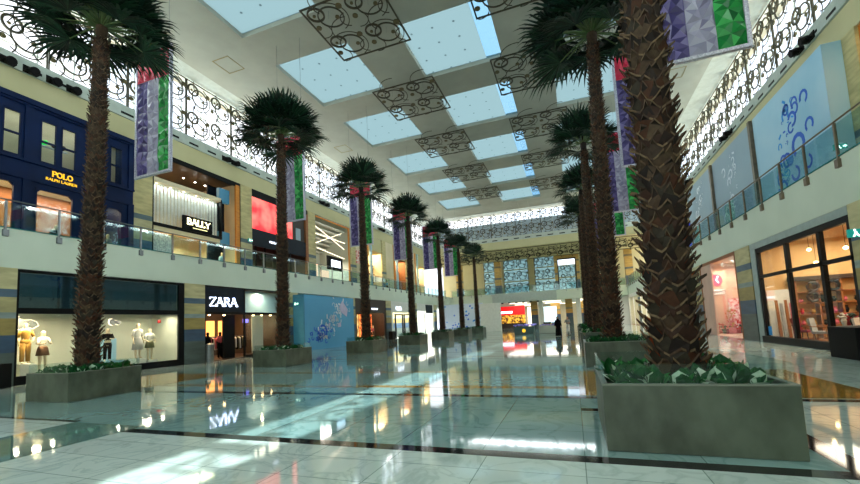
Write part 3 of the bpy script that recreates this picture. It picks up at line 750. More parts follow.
downlights(-1, [18.6,19.7,22.2,23.0,23.9], 2.88, .4, M['lamp_warm'], False, 'warm downlight over the ZARA entrance', 'ZARA downlights', .06)
area('shop_light', (XL-2.6, 19.8, 4.5), (2.5,3), 260, (1,.62,.3)); area('shop_light', (XL-.45, 23, 4.5), (.15,.15), 40, WARM); area('shop_light', (XL-2.5, 23, 4.5), (2,3), 90, WARM)
# steel litter bin by the pier
r = empty('litter_bin', (XL+.45, 17.9, 0), 0, 'shiny steel litter bin beside the striped pier left of ZARA', 'litter bin')
MB().lathe([(.2,.03),(.22,.0),(.22,.95),(.2,1.0)], 20).build('bin_body', M['steel'], r, smooth=False); MB().lathe([(.23,1.0),(.23,1.06),(.12,1.12)], 20).build('bin_lid', M['steel'], r)

# -- hoarding covering the third bay
r = empty('hoarding', (0,0,0), 0, 'tall sky blue hoarding box with a swarm of white letter shapes', 'hoarding')
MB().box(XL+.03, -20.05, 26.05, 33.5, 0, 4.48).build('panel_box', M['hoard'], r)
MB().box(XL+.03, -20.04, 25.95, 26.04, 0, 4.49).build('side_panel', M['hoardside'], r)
def c_shape(mb, y, z, s, rot, side=-1, x=0, t=.012, w=.26):
    """a little horseshoe letter on a wall: arc band"""
    n = 9; R_ = s/2
    for i in range(n):
        a = rot + (-2.3 + 4.6*i/n); b_ = rot + (-2.3 + 4.6*(i+1)/n)
        poly = [(y+R_*(1-w)*math.cos(a), z+R_*(1-w)*math.sin(a)), (y+R_*math.cos(a), z+R_*math.sin(a)), (y+R_*math.cos(b_), z+R_*math.sin(b_)), (y+R_*(1-w)*math.cos(b_), z+R_*(1-w)*math.sin(b_))]
        mb.prism(poly, 0, x, x+t)
def bar_shape(mb, y, z, s, rot, x, t=.012):
    c, q = math.cos(rot)*s/2, math.sin(rot)*s/2; n = (-q*.4, c*.4)
    mb.prism([(y-c+n[0],z-q+n[1]),(y-c-n[0],z-q-n[1]),(y+c-n[0],z+q-n[1]),(y+c+n[0],z+q+n[1])], 0, x, x+t)
rnd = random.Random(11)
w_, p_, d_ = MB(), MB(), MB()
for i in range(78):
    t = rnd.random(); y = 28.2+3.6*t+rnd.gauss(0,.45); z = 1.3+2.4*t+rnd.gauss(0,.38)
    if not (27 < y < 33): continue
    s = .2+.24*rnd.random()
    tgt = w_ if rnd.random() < .93 else p_
    (c_shape if rnd.random() < .5 else bar_shape)(tgt, y, z, s, rnd.random()*6.3, x=-20.045)
c_shape(w_, 30.1, 3.75, .42, 1.2, x=-20.045)
p_.prism([(31.3,3.1),(31.0,3.6),(31.5,4.15),(32.4,3.4),(32.2,2.7)], 0, -20.045, -20.02)
p_.prism([(30.7,1.75),(30.7,2.1),(31.2,2.2),(31.2,1.8)], 0, -20.045, -20.03)
for i in range(24): c_shape(d_, 28.2+rnd.gauss(0,.5), 1.1+rnd.gauss(0,.45), .38, rnd.random()*6, x=-20.045, w=.45)
c_shape(d_, 28.4, 1.4, 1.3, 1.5, x=-20.05, w=.3); c_shape(d_, 28.4, 1.3, .7, 1.5, x=-20.05, w=.4)
w_.build('white_print', M['cpale'], r); p_.build('lilac_print', M['cpink'], r); d_.build('blue_print', M['cblue'], r)
# exit signs
def exit_sign(loc, rz, label):
    r = empty('exit_sign', loc, rz, label, 'exit sign', None)
    MB().box(-.24,.24,-.03,.03,-.12,.12).build('sign_box', M['green_sign'], r)
    m = MB(); ellipsoid(m, (-.08,-.035,.09), (.03,.01,.03), 8, 5)
    m.prism([(-.09,.06),(-.04,.05),(-.02,-.02),(.03,-.09),(0,-.11),(-.06,-.04),(-.1,-.11),(-.14,-.1),(-.09,-.01)], 1, -.042, -.03)
    m.prism([(.08,.03),(.15,.03),(.15,.07),(.23,0),(.15,-.07),(.15,-.03),(.08,-.03)], 1, -.042, -.03); m.build('pictogram', M['pictogram'], r)
    MB().box(-.02,.02,.0,.5,-.02,.02).build('bracket', M['steel'], r)
exit_sign((XL+.5, 25.75, 3.75), 0, 'green exit sign beside the blue hoarding'); exit_sign((UL+.3, 26.0, 9.5), PI/2, 'green exit sign on the upper left pier'); 
exit_sign((XR-.35, 15.05, 3.65), 0, 'green exit sign beside the right black framed window'); exit_sign((UR-1.4, 22.2, 8.55), 0, 'green exit sign behind the right glass balustrade')

# -- L4 brown shop (35.6 .. 42.6), L5 white shop, L6
room(-1, 35.6, 42.7, 0, ZF, 4.5, M['brown'], M['dkwood'], M['brown'])
f = empty('shop_front', (XL,39,0), 0, 'brown shop front with a small lit sign and orange glow, right of the blue hoarding', 'shop front')
def L(mb): mb.v = [(x-XL, y-39, z) for x, y, z in mb.v]; return mb
b = bx(-1,35.6,42.7,3.2,ZF,-.2,-.04); bx(-1,35.6,35.9,0,3.2,-.2,-.04,mb=b); bx(-1,42.2,42.7,0,3.2,-.2,-.04,mb=b); bx(-1,38.3,38.7,0,3.2,-.2,-.04,mb=b); L(b).build('facade', M['brown'], f)
L(on_left(marks(5, .2, 1.5), XL-.02, 39.2, 3.55)).build('lit_sign', M['whitelit'], f)
L(bx(-1,39.0,41.8,.3,3.1,-1.5,-1.6)).build('orange_display', emit('orange_display', (236,140,70), 1.0, (180,70,30), 3), f)
L(bx(-1,36.0,38.2,.2,3.1,-1.2,-1.3)).build('gold_display', emit('gold_display', (220,180,110), .8, (120,84,40), 3), f)
for i in range(3): figure('mannequin', (XL-1.0, 39.6+.75*i, .05), PI/2, 1.7, M['mannequin'], parent_label='mannequin in the orange lit window, %s from the left' % ORD[i].replace('nearest','first'), cat='mannequin', group=None, face=False, top=M[('cloth_rose','cloth_white','cloth_rose')[i]], bottom=('short', M['cloth_brown']))
tag(MB().box(XL+.2, XL+.7, 42.7, 43.6, 0, 1.0).build('litter_bin', M['black'], bevel=.03), 'black square litter bin by the pier between brown and white shops', 'litter bin')
room(-1, 44.1, 51.4, 0, ZF, 4.5, M['white_wall'], M['white_wall'])
f = empty('shop_front', (XL,47.8,0), 0, 'bright white shop front with black door frames and sparkling logo', 'shop front')
def L(mb): mb.v = [(x-XL, y-47.8, z) for x, y, z in mb.v]; return mb
b = bx(-1,44.1,51.4,3.3,ZF,-.2,-.04); bx(-1,44.1,44.6,0,3.3,-.2,-.04,mb=b); bx(-1,50.6,51.4,0,3.3,-.2,-.04,mb=b); L(b).build('facade', M['white_wall'], f)
b = MB()
for y in (45.4, 47.6, 48.2, 50.2): bx(-1,y,y+.12,0,3.1,-.2,-.02,mb=b)
bx(-1,45.4,47.7,3.0,3.12,-.2,-.02,mb=b); bx(-1,48.2,50.3,3.0,3.12,-.2,-.02,mb=b); L(b).build('door_frames', M['frame'], f)
L(on_left(marks(4, .5, 1.9), XL-.02, 45.6, 3.6)).build('lit_logo', M['whitelit'], f)
area('shop_light', (XL-2, 47.8, 4.5), (2.5,6), 420, (1,.97,.95)); area('shop_light', (XL-1.4, 40, 4.4), (2,4), 120, WARM)
room(-1, 52.7, 60.0, 0, ZF, 4.5, M['white_wall'], M['white_wall'])
f = empty('shop_front', (XL,56,0), 0, 'white shop front with a dark sign square near the far hoarding', 'shop front')
def L(mb): mb.v = [(x-XL, y-56, z) for x, y, z in mb.v]; return mb
b = bx(-1,52.7,60.0,3.6,ZF,-.2,-.04); bx(-1,55.6,56.0,0,3.6,-.2,-.04,mb=b); L(b).build('facade', M['white_wall'], f); L(bx(-1,56.3,59.2,3.3,4.6,-.03,.03)).build('dark_sign', M['dkblue'], f)
b = bx(-1,59.3,59.8,0,4.6,-.03,.0); bx(-1,56.4,56.6,0,3.2,-.03,.0,mb=b); L(b).build('white_jambs', M['led'], f)
area('shop_light', (XL-2, 56, 4.5), (2.5,6), 420, (1,.95,.9))
# far white hoarding and white wall box in the far left corner
r = empty('hoarding', (0,0,0), 0, 'white hoarding with blue splashes in the far left corner', 'hoarding')
MB().box(-20.6, -13.6, 62.0, 62.6, 0, 4.62).build('panel_box', M['hoardwhite'], r)
cb, cm = MB(), MB(); rnd = random.Random(5)
for i in range(60):
    x = -20.2+rnd.random()*6.3; z = .4+4*rnd.random()
    if not ((x < -17.2 and z < 1.8) or (x > -17.0 and z > 1.6 and rnd.random() < .8) or rnd.random() < .12): continue
    s = .1+.28*rnd.random()
    (cb if rnd.random() < .7 else cm).prism([(x-s/2,z-s/3),(x,z-s/2),(x+s/2,z),(x+s/4,z+s/2),(x-s/3,z+s/3)], 1, 61.985, 61.999)
for k in range(6): ring_ = [( -18.3+.55*math.cos(a+k*1.05), .9+.55*math.sin(a+k*1.05)) for a in (0,.35,.6,.2)]; cb.prism([(-18.3+.25*math.cos(k), .9+.25*math.sin(k))]+ring_[:3], 1, 61.98, 61.999)
cb.build('deep_blue_splashes', M['cblue'], r); cm.build('light_blue_splashes', M['cmid'], r)
tag(MB().box(-13.55, -10.4, 60.0, 60.5, 0, 4.35).build('white_partition', M['white_wall'], bevel=.02), 'plain white partition wall at the far end left of the red shop', 'partition')

# ------------------------------------------------------------------ left upper storefronts (wall plane UL)
def LU(y0): 
    def f(mb): mb.v = [(x-UL, y-y0, z-ZS) for x, y, z in mb.v]; return mb
    return f
ux = lambda y0,y1,z0,z1,d0,d1,mb=None: side_boxes(-1, mb or MB(), y0, y1, z0, z1, d0, d1, True)
# navy two storey front
P = empty('navy_shop_front', (UL, 12.5, ZS), 0, 'navy panelled two storey shop front with gold POLO RALPH LAUREN letters', 'shop front')
L = LU(12.5)
wins = [(9.62,10.28),(10.5,11.2),(11.97,12.67),(12.87,13.57),(15.29,15.98),(6.9,7.6),(7.8,8.5)]
doors = [(9.5,11.05,9.75),(11.83,13.5,9.68),(15.05,16.0,9.6),(6.9,8.5,9.7)]
def wallgrid(y0, y1, z0, z1, holes, d0, d1):
    """a panelled wall with rectangular openings, as one mesh"""
    ys = sorted({y0, y1} | {h[0] for h in holes} | {h[1] for h in holes}); zs = sorted({z0, z1} | {h[2] for h in holes} | {h[3] for h in holes})
    mb = MB()
    for i in range(len(ys)-1):
        run = None
        for j in range(len(zs)-1):
            cy, cz = (ys[i]+ys[i+1])/2, (zs[j]+zs[j+1])/2
            hole = any(h[0] < cy < h[1] and h[2] < cz < h[3] for h in holes)
            if not hole: run = (run[0] if run else zs[j], zs[j+1])
            if hole or j == len(zs)-2:
                if run: ux(ys[i], ys[i+1], run[0], run[1], d0, d1, mb)
                run = None
    return mb
holes = [(a, c, 11.1, 13.42) for a, c in wins] + [(a, c, 6.4, z) for a, c, z in doors]
L(wallgrid(6.2, 16.64, ZS, ZTOP, holes, -.1, .05)).build('navy_wall', M['navy'], P)
b = ux(6.2,16.64,13.95,14.22,.05,.28); ux(6.2,16.64,13.85,13.95,.05,.16,b); ux(6.2,16.64,10.88,10.98,.05,.2,b); ux(6.2,16.64,9.95,10.05,.05,.16,b); L(b).build('cornices', M['navy'], P)
for y in (8.75, 11.3, 14.05, 16.3):
    b = MB(); ux(y,y+.34,ZS,9.95,.05,.14,b); ux(y,y+.34,11.0,13.85,.05,.14,b); L(b).build('pilaster', M['navy'], P)
for a, c in wins:
    fr = ux(a,a+.05,11.1,13.42,-.06,.07); ux(c-.05,c,11.1,13.42,-.06,.07,fr); ux(a,c,11.1,11.16,-.06,.07,fr); ux(a,c,13.36,13.42,-.06,.07,fr); ux(a,c,12.2,12.28,-.06,.07,fr)
    w = L(fr).build('sash_window', M['navy'], P)
    L(ux(a+.05,c-.05,11.16,13.36,-.04,-.03)).build('pane', M['shopglass'], w)
for a, c, z in doors:
    fr = ux(a,a+.07,ZS+.1,z,-.05,.08); ux(c-.07,c,ZS+.1,z,-.05,.08,fr); ux(a,c,z-.08,z,-.05,.08,fr)
    # rounded top corners
    for q, sg in ((a, 1), (c, -1)): fr.prism([(q, z-.4), (q, z), (q+sg*.4, z), (q+sg*.22, z-.09), (q+sg*.09, z-.22)], 0, UL-.05, UL+.06)
    w = L(fr).build('display_window', M['navy'], P); L(ux(a+.07,c-.07,6.45,z-.08,-.03,-.02)).build('pane', M['shopglass'], w)
L(on_left(lettering('POLO', .27, .95, .1), UL+.06, 12.5, 10.5)).build('gold_lettering', M['gold'], P)
L(on_left(lettering('RALPH LAUREN', .13, 1.4, .1, False), UL+.06, 12.24, 10.24)).build('gold_lettering', M['gold'], P)
struct('wall_shop_rear', ux(6.2,16.6,ZS+.03,10.4,-3.5,-3.6), M['wood']); struct('wall_shop_rear', ux(6.2,16.6,10.6,ZTOP,-1.6,-1.7), M['cream_wall'])
struct('floor_shop_mezzanine', ux(6.2,16.6,10.4,10.6,-.12,-4.8), M['white_wall']); struct('wall_shop_cheeks', ux(16.58,16.64,ZS,ZTOP,-.1,-4.9), M['navy'])
area('shop_light', (UL-1.8, 11.5, 10.35), (2.5,9), 380, (1,.7,.4)); area('shop_light', (UL-.9, 11.5, 14.1), (1.1,9), 34, (.95,1,.9))
dl = M['lamp_warm']
downlights(-1, [9.9,10.7,12.1,12.7,13.2,15.4], 10.36, 1.3, dl, True, 'warm downlight in the navy shop ceiling', 'navy shop downlights', .06)
# merchandise in the navy shop
for i, (y, m_, lab) in enumerate(((10.0,'cloth_black','black jacket'),(12.1,'cloth_brown','brown coat'),(15.4,'cloth_white','white shirt'),(15.8,'cloth_grey','grey top'),(13.2,'cloth_black','dark suit'))):
    figure('mannequin', (UL-.9, y, ZS+.05), PI/2, 1.75, M['mannequin'], parent_label='mannequin in a %s behind the navy shop window' % lab, cat='mannequin', face=False, top=M[m_], bottom=('trousers', M['cloth_grey' if i > 1 else 'cloth_black']))
for i, y in enumerate((12.2, 13.0)):
    o = empty('window_ornament', (UL-.7, y+.1, 12.3), 0, 'green and white ornament on the upper shelf in the navy shop, %s' % ('left','right')[i], 'ornament')
    m = MB(); ellipsoid(m, (0,0,.15), (.1,.3,.12)); ellipsoid(m, (0,.25,.28), (.07,.1,.1)); m.build('ornament_body', M[('leaf','cloth_brown')[i]] if i else emit('green_orn', (40,190,70), .6), o, smooth=True)
    MB().box(-.1,.1,-.4,.4,-.02,.03).build('shelf', M['white_wall'], o)

# slatted white front with BALLY sign
y0, y1 = 17.9, 25.25
S = empty('shop_front', (UL, 21.5, ZS), 0, 'glass shop front with white slats and a black BALLY sign', 'shop front'); L = LU(21.5)
room(-1, y0, y1, ZS, ZTOP, 4.6, M['cream_wall'], M['wood'], M['brown'], True)
b = ux(y0,y1,13.9,ZTOP,-.1,0); ux(y1-.12,y1,ZS,13.9,-.1,0,b); ux(y0,y0+.08,ZS,13.9,-.1,0,b); L(b).build('frame', M['frame'], S)
b = ux(y1-.5,y1-.12,ZS,14.0,-.1,.06); L(b).build('gold_jamb', M['orangewood'], S)
L(ux(y0,23.4,12.15,12.45,-.08,-2.4)).build('inner_canopy', M['cream_wall'], S)
b = MB(); y = y0+.15
while y < 23.3:
    ux(y,y+.18,9.4,12.15,-.55,-.6,b); y += .26
L(b).build('white_slats', M['led'], S)
b = ux(y0,23.4,9.1,9.32,-.12,-.02); ux(23.36,23.44,9.1,12.3,-.3,-.02,b); L(b).build('black_transom', M['frame'], S)
L(ux(y0+.08,23.36,9.32,12.15,-.3,-.29)).build('upper_pane', M['shopglass'], S)
L(ux(20.0,22.4,9.2,10.26,-.02,.14)).build('sign_box', M['black'], S)
L(on_left(lettering('BALLY', .42, 1.9, .1), UL+.155, 20.28, 9.66)).build('lettering', emit('cream_letter', (250,244,200), 1.4), S)
L(ux(20.75,21.95,9.42,9.47,.14,.155)).build('small_line', emit('cream_line', (230,220,160), .8), S)
L(ux(y0,23.3,8.75,9.1,-.2,-.1)).build('lower_band', M['cream_wall'], S)
L(ux(y0+.05,19.6,ZS+.1,8.7,-.5,-.55)).build('dotted_screen', mat('dotted_screen', (236,236,232), (170,170,176), scale=9, rough=.4), S)
for i, z in enumerate((8.6, 12.2)): L(ux(23.7,24.7,z+.2,z+1.35,-.6,-.9)).build('blue_display_box', emit('blue_box%d' % i, (60,120,150), .15), S)
L(ux(23.45,25.1,ZS,13.9,-1.6,-1.7)).build('dark_panel', M['dkblue'], S)
for i, (ya, za) in enumerate(((20.3,7.0),(21.3,7.0),(22.4,6.9))): tag(ux(ya,ya+.6,ZS+.05,za+.6,-1.4,-1.9).build('display_cabinet', M[('wood','dkwood','wood')[i]], bevel=.01), '%s display cabinet in the shop under the BALLY sign' % ('left','middle','right')[i], 'cabinet')
for i in range(5): tag(ux(18.3+1.0*i,18.36+1.0*i+.5,13.1,13.5,-3.0,-3.5).build('copper_pendant', M['wood'], bevel=.1), 'round copper pendant behind the dark glass over BALLY', 'pendant', 'copper pendants over the shop')
figure('mannequin', (UL-.9, 24.2, ZS+.05), PI/2, 1.9, M['mannequin'], parent_label='white and blue dressed mannequin at the right end of the BALLY shop', cat='mannequin', face=False, top=M['hoardpale'], bottom=('trousers', M['hoardpale']))
downlights(-1, [18.4,19.4,20.4,21.4,22.4], 12.12, .35, M['lamp_soft'], True, 'small downlight under the cream canopy over the BALLY slats', 'canopy downlights', .06)
downlights(-1, [18.6,19.8,21.5,22.5,23.4], 13.8, 1.8, M['lamp_white'], True, 'small light high inside the BALLY front', 'high shop lights', .05)
area('shop_light', (UL-2, 21, 9.0), (3,5), 420, (1,.74,.42)); area('shop_light', (UL-.33, 20.8, 12.1), (.3,5), 25, (.95,1,.95)); area('shop_light', (UL-2.5, 21, 14.1), (2,5), 60, WARM)

# shop with a red screen
y0, y1 = 26.55, 34.2
S = empty('shop_front', (UL, 30.3, ZS), 0, 'black shop front with a big glowing red screen and small logo', 'shop front'); L = LU(30.3)
room(-1, y0, y1, ZS, ZTOP, 4.6, M['brown'], M['dkwood'], M['brown'], True)
L(ux(y0,y1,9.2,10.7,-.1,.03)).build('black_band', M['dkblue'], S); L(ux(y0,y1,13.6,ZTOP,-.1,0)).build('top_band', M['frame'], S)
L(ux(y0+.02,31.9,10.7,13.6,-.2,-.1)).build('red_screen', emit('red_screen', (226,34,44), .75, (244,110,100), .6), S)
L(ux(31.9,y1-.4,9.2,13.6,-.2,-.1)).build('dark_panel', M['brown'], S); L(ux(32.4,33.1,10.8,12.0,-.1,-.05)).build('blue_panel', M['hoardgrey'], S)
L(ux(y1-.4,y1,ZS,13.8,-.1,.08)).build('copper_jamb', M['wood'], S)
L(on_left(marks(8, .2, 1.5), UL+.05, 28.6, 9.75)).build('lit_lettering', M['whitelit'], S)
m = MB().lathe([(.26,-.02),(.26,.02)], 20); m.v = [(UL+.05+z, 30.2+x, 10.15+y) for x, y, z in m.v]; L(m).build('round_logo', M['red'], S)
b = MB()
for y in (26.9,28.0,29.6,31.4): ux(y,y+.12,ZS,9.2,-.1,0,b)
L(b).build('posts', M['frame'], S)
for i, (y, c) in enumerate(((27.3,'cloth_rose'),(28.7,'cloth_mustard'),(30.1,'cloth_rose'),(31.5,'cloth_white'))):
    rail(UL-1.5, y, [c,'cloth_black','cloth_grey'], 'merchandise rail under the red screen, %s from the left' % ('first','second','third','fourth')[i]).location.z = ZS+.03
area('shop_light', (UL-2, 30, 9.0), (3,5), 150, (1,.7,.5))

# shop with ceiling lines
y0, y1 = 35.55, 42.75
S = empty('shop_front', (UL, 39, ZS), 0, 'open shop front with crossing light lines on a grey slatted ceiling', 'shop front'); L = LU(39)
room(-1, y0, y1, ZS, ZTOP, 4.6, M['greywall'], M['dkwood'], M['greywall'], True)
b = ux(y0,y1-.2,13.95,14.1,-.1,.04); ux(y1-.5,y1-.3,ZS,13.95,-.1,.04,b); L(b).build('copper_frame', M['orangewood'], S)
b = MB()
for i in range(7): ux(y0,y1-.4,13.6-.38*i,13.72-.38*i,-.6-.55*i,-1.0-.55*i,b)
L(b).build('ceiling_slats', M['white_wall'], S)
b = MB()
for p, q in (((36.0,13.2),(42.0,11.4)),((36.2,11.2),(41.5,13.3)),((35.8,12.3),(42.2,12.2)),((36.5,10.7),(42,10.2))):
    b.tube([(UL-.5,p[0],p[1]),(UL-.5,q[0],q[1])], .03, 6)
L(b).build('light_lines', M['lamp_soft'], S)
L(ux(38.2,41.4,8.5,10.1,-.5,-.4)).build('black_sign', M['black'], S); L(ux(39.0,40.9,8.9,9.7,-.4,-.37)).build('lit_sign', M['whitelit'], S)
b = ux(36.1,37.1,ZS+.1,9.0,-.9,-1.0); ux(37.6,39.2,ZS+.1,8.4,-.9,-1.0,b); L(b).build('peach_panels', emit('peach_panel', (240,190,160), .7), S)
area('shop_light', (UL-2, 39, 10.0), (3,5), 320, (1,.88,.75))
# further upper bays
specs = [(44.1,51.35,'cream_wall','cream panelled upper shop with red dotted cube and orange post','a'),(52.65,60.05,'wood','upper shop with wooden shelves behind the fourth banner','b'),(61.4,68.9,'cream_wall','last upper left shop with orange panels','c')]
for y0, y1, wm, lab, kk in specs:
    S = empty('shop_front', (UL, (y0+y1)/2, ZS), 0, lab, 'shop front'); L = LU((y0+y1)/2)
    room(-1, y0, y1, ZS, ZTOP, 4.6, M[wm], M['wood'], M['cream_wall'], True)
    L(ux(y0,y0+2.6,ZS,ZTOP,-.15,-.02)).build('cream_panel', M['cream_wall'], S); L(ux(y0+2.6,y0+3.1,ZS,ZTOP,-.15,.04)).build('orange_post', M['orangewood'], S)
    L(ux(y0+3.7,y0+4.1,ZS,ZTOP,-.15,.1)).build('white_post', M['hoardpale'], S)
    L(ux(y0+4.4,y1,12.3,ZTOP,-.2,-.1)).build('canopy', M['beige'], S)
    for i in range(3): L(ux(y0+4.4,y1-.2,8+1.2*i,8.1+1.2*i,-1.2,-1.8)).build('shelf', M['dkwood'], S)
    area('shop_light', (UL-1.8, (y0+y1)/2+1, 12.2), (3,5), 420, (1,.76,.42))
tag(ux(43.9,45.6,9.9,11.6,.0,.2).build('dotted_cube', mat('red_dotted_white', (235,228,225), (214,60,60), scale=5, rough=.5)), 'white panel with red dots on the upper left level', 'panel')
figure('person', (UL+1.2, 50.2, ZS), PI/2, 1.75, M['skin'], parent_label='person in a blue top standing on the upper left walkway', cat='person', top=M['hoard'], bottom=('trousers', M['cloth_black']), hairmat=M['hair'])

# ------------------------------------------------------------------ right upper wall
rx = lambda y0,y1,z0,z1,d0,d1,mb=None: side_boxes(1, mb or MB(), y0, y1, z0, z1, d0, d1, True)
room(1, 6, 22.78, ZS, ZTOP, 4.6, M['orangewood'], M['wood'], M['cream_wall'], True)
tag(rx(15.4,22.7,ZS+.04,ZTOP-.05,-.25,-.1).build('wood_cladding', M['orangewood'], bevel=.01), 'warm orange wood cladding high on the right edge', 'cladding')
area('shop_light', (UR-.3, 19.5, 14.1), (.5,5), 30, WARM)
def billboard(y0, y1, m, cm1, cm2, seed, label, dens):
    r = empty('billboard', (0,0,0), 0, label, 'billboard')
    MB().box(12.3, UR-.03, y0, y1, ZS+.01, 14.22).build('panel_box', m, r)
    p1, p2 = MB(), MB(); rr = random.Random(seed)
    W = y1-y0
    for i in range(dens):
        t = rr.random(); s = (.16+.7*rr.random()**2)
        y = y1 - W*(.30+.30*t) + rr.gauss(0,.5); z = ZS+1.2+6.2*t+rr.gauss(0,.5)
        if not (y0+.4 < y < y1-.4 and ZS+.6 < z < 13.7): continue
        tgt = p1 if rr.random() < .6 else p2
        if rr.random() < .62: c_shape(tgt, y, z, s, rr.choice([PI/2, -.3, 2.6, 1.2, .3]), x=12.285, w=.34)
        else: bar_shape(tgt, y, z, s*.5, rr.random()*3, 12.285)
    p1.build('blue_print', cm1, r); p2.build('second_print', cm2, r)
    return r
r = billboard(23.7, 31.55, M['hoardpale'], M['cblue'], M['cmid'], 3, 'big pale blue billboard with deep blue horseshoe shapes on the upper right wall', 60)
m = MB()
for (y, z, s, q) in ((25.6,12.6,.8,2.0),(26.9,12.0,.9,2.6),(26.6,10.4,1.35,1.4),(25.4,11.0,.8,1.6),(27.9,10.0,.9,.4),(25.9,9.2,.8,-2),(27.2,9.0,.9,-2.2),(28.6,8.6,.9,2.7)):
    c_shape(m, y, z, s, q, x=12.28, w=.36)
m.build('blue_print', M['cblue'], r)
m = MB().lathe([(.34,0),(.34,.015)], 16); m.v = [(12.285+z, 27.6+x, 9.9+y) for x, y, z in m.v]; m.build('blue_dot', M['cmid'], r)
billboard(31.95, 39.8, M['hoardgrey'], M['cpale'], M['cpale'], 8, 'middle grey blue billboard with pale horseshoe shapes', 50)
billboard(40.2, 48.0, M['hoardgrey'], M['cpale'], M['cpale'], 9, 'farthest grey blue billboard with pale horseshoe shapes', 50)
for i, y in enumerate((31.6, 39.85)):
    tag(MB().box(12.1, 12.3, y, y+.3, ZS, 14.2).build('divider_post', M['post']), 'dark upright post between the %s billboards' % ('first and second','second and third')[i], 'post')
r = empty('lit_sign', (12.4, 50.3, 9.6), 0, 'small blue lit sign with red dots beyond the grey billboards', 'sign')
MB().box(0,.3,-1,1,-1.8,1.6).build('panel', emit('blue_sign', (20,60,190), .9), r)
m = MB()
for z in (.7,-.7): ellipsoid(m, (-.02,0,z), (.05,.5,.4))
m.build('red_emblems', emit('red_emblem', (220,60,50), 1.0), r, smooth=True)
room(1, 50.7, 68.8, ZS, ZTOP, 4.6, M['cream_wall'], M['wood'], M['cream_wall'], True); area('shop_light', (UR-1.8, 60, 12.2), (3,10), 500, (1,.8,.5))

# ------------------------------------------------------------------ right lower storefronts
gx = lambda y0,y1,z0,z1,d0,d1,mb=None: side_boxes(1, mb or MB(), y0, y1, z0, z1, d0, d1)
# furniture/flower shop behind a black grid window
y0, y1 = 16.0, 23.35
room(1, y0, y1, 0, ZF, 5.8, M['goldwall'], M['wood'], M['goldwall'])
S = empty('shop_window', (XR, 19.7, 0), 0, 'big black gridded shop window with warm cafe furniture behind, on the right', 'shop window')
def L(mb): mb.v = [(x-XR, y-19.7, z) for x, y, z in mb.v]; return mb
b = gx(22.85,y1,0,4.4,-.1,.03); gx(y0,y1,4.4,4.68,-.1,.03,b); L(b).build('pale_surround', mat('grey_surround', (158,174,172), rough=.6), S)
b = gx(y0,22.85,4.18,4.4,-.14,.0); gx(y0,22.85,0,.28,-.14,.12,b); gx(y0,22.85,2.98,3.12,-.14,.0,b)
for y in (22.67,20.05,17.7,y0): gx(y,y+.18,0.28,4.2,-.14,.0,b)
L(b).build('black_grid', M['frame'], S)
k = 0
for a, c in ((20.23,22.67),(17.88,20.05),(16.18,17.7)):
    for z0_, z1_ in ((.28,2.98),(3.12,4.18)): L(gx(a,c,z0_,z1_,-.08,-.07)).build('pane', M['shopglass'], S)
L(gx(22.3,22.62,.32,.72,-.07,-.06)).build('blue_sticker', M['cmid'], S)
area('shop_light', (XR+2.9, 19.6, 4.55), (4,6), 290, (1,.84,.64))
def chair(loc, rz, label, fm, sm):
    r = empty('chair', loc, rz, label, 'chair')
    m = MB().prism([(-.24,.42),(.24,.42),(.25,.48),(.2,.52),(-.2,.52),(-.25,.48)], 1, -.24, .24); m.build('seat', sm, r)
    m = MB().prism([(.2,.5),(.26,.5),(.36,1.02),(.28,1.05)], 1, -.25, .25); m.build('backrest', sm, r)
    for sx, sy in ((-1,-1),(-1,1),(1,-1),(1,1)): MB().tube([(.2*sx,.2*sy,.43),(.25*sx,.23*sy,0)], [.022,.014], 6).build('leg', fm, r)
    for sy in (-1,1): MB().tube([(-.22,.27*sy,.48),(-.2,.28*sy,.68),(.3,.27*sy,.72)], .018, 6).build('armrest', fm, r)
    return r
def table(loc, label, w=.9, m='dkwood'):
    r = empty('table', loc, 0, label, 'table')
    MB().lathe([(w/2,.70),(w/2,.745),(w/2-.03,.75)], 22).build('tabletop', M[m], r); MB().tube([(0,0,.02),(0,0,.7)], .035, 8).build('pedestal', M['black'], r); MB().lathe([(.26,0),(.24,.03)], 16).build('foot', M['black'], r)
table((9.6,17.2,.03), 'round cafe table nearest the window edge on the right'); table((9.7,19.0,.03), 'round cafe table in the middle of the right shop window')
chair((9.25,20.1,.03), 2.4, 'pale grey armchair in the middle of the right shop window', M['wood'], M['cloth_grey'])
chair((9.3,21.5,.03), 2.2, 'wine red armchair beside the middle cafe table', M['dkwood'], mat('wine_cloth', (120,20,36), rough=.9))
chair((9.6,18.0,.03), 2.0, 'cream armchair near the right edge of the shop window', M['wood'], M['cloth_white'])
chair((10.6,20.6,.03), 1.2, 'wine red chair by the wooden shelves', M['wood'], mat('wine_cloth_b', (130,24,40), rough=.9))
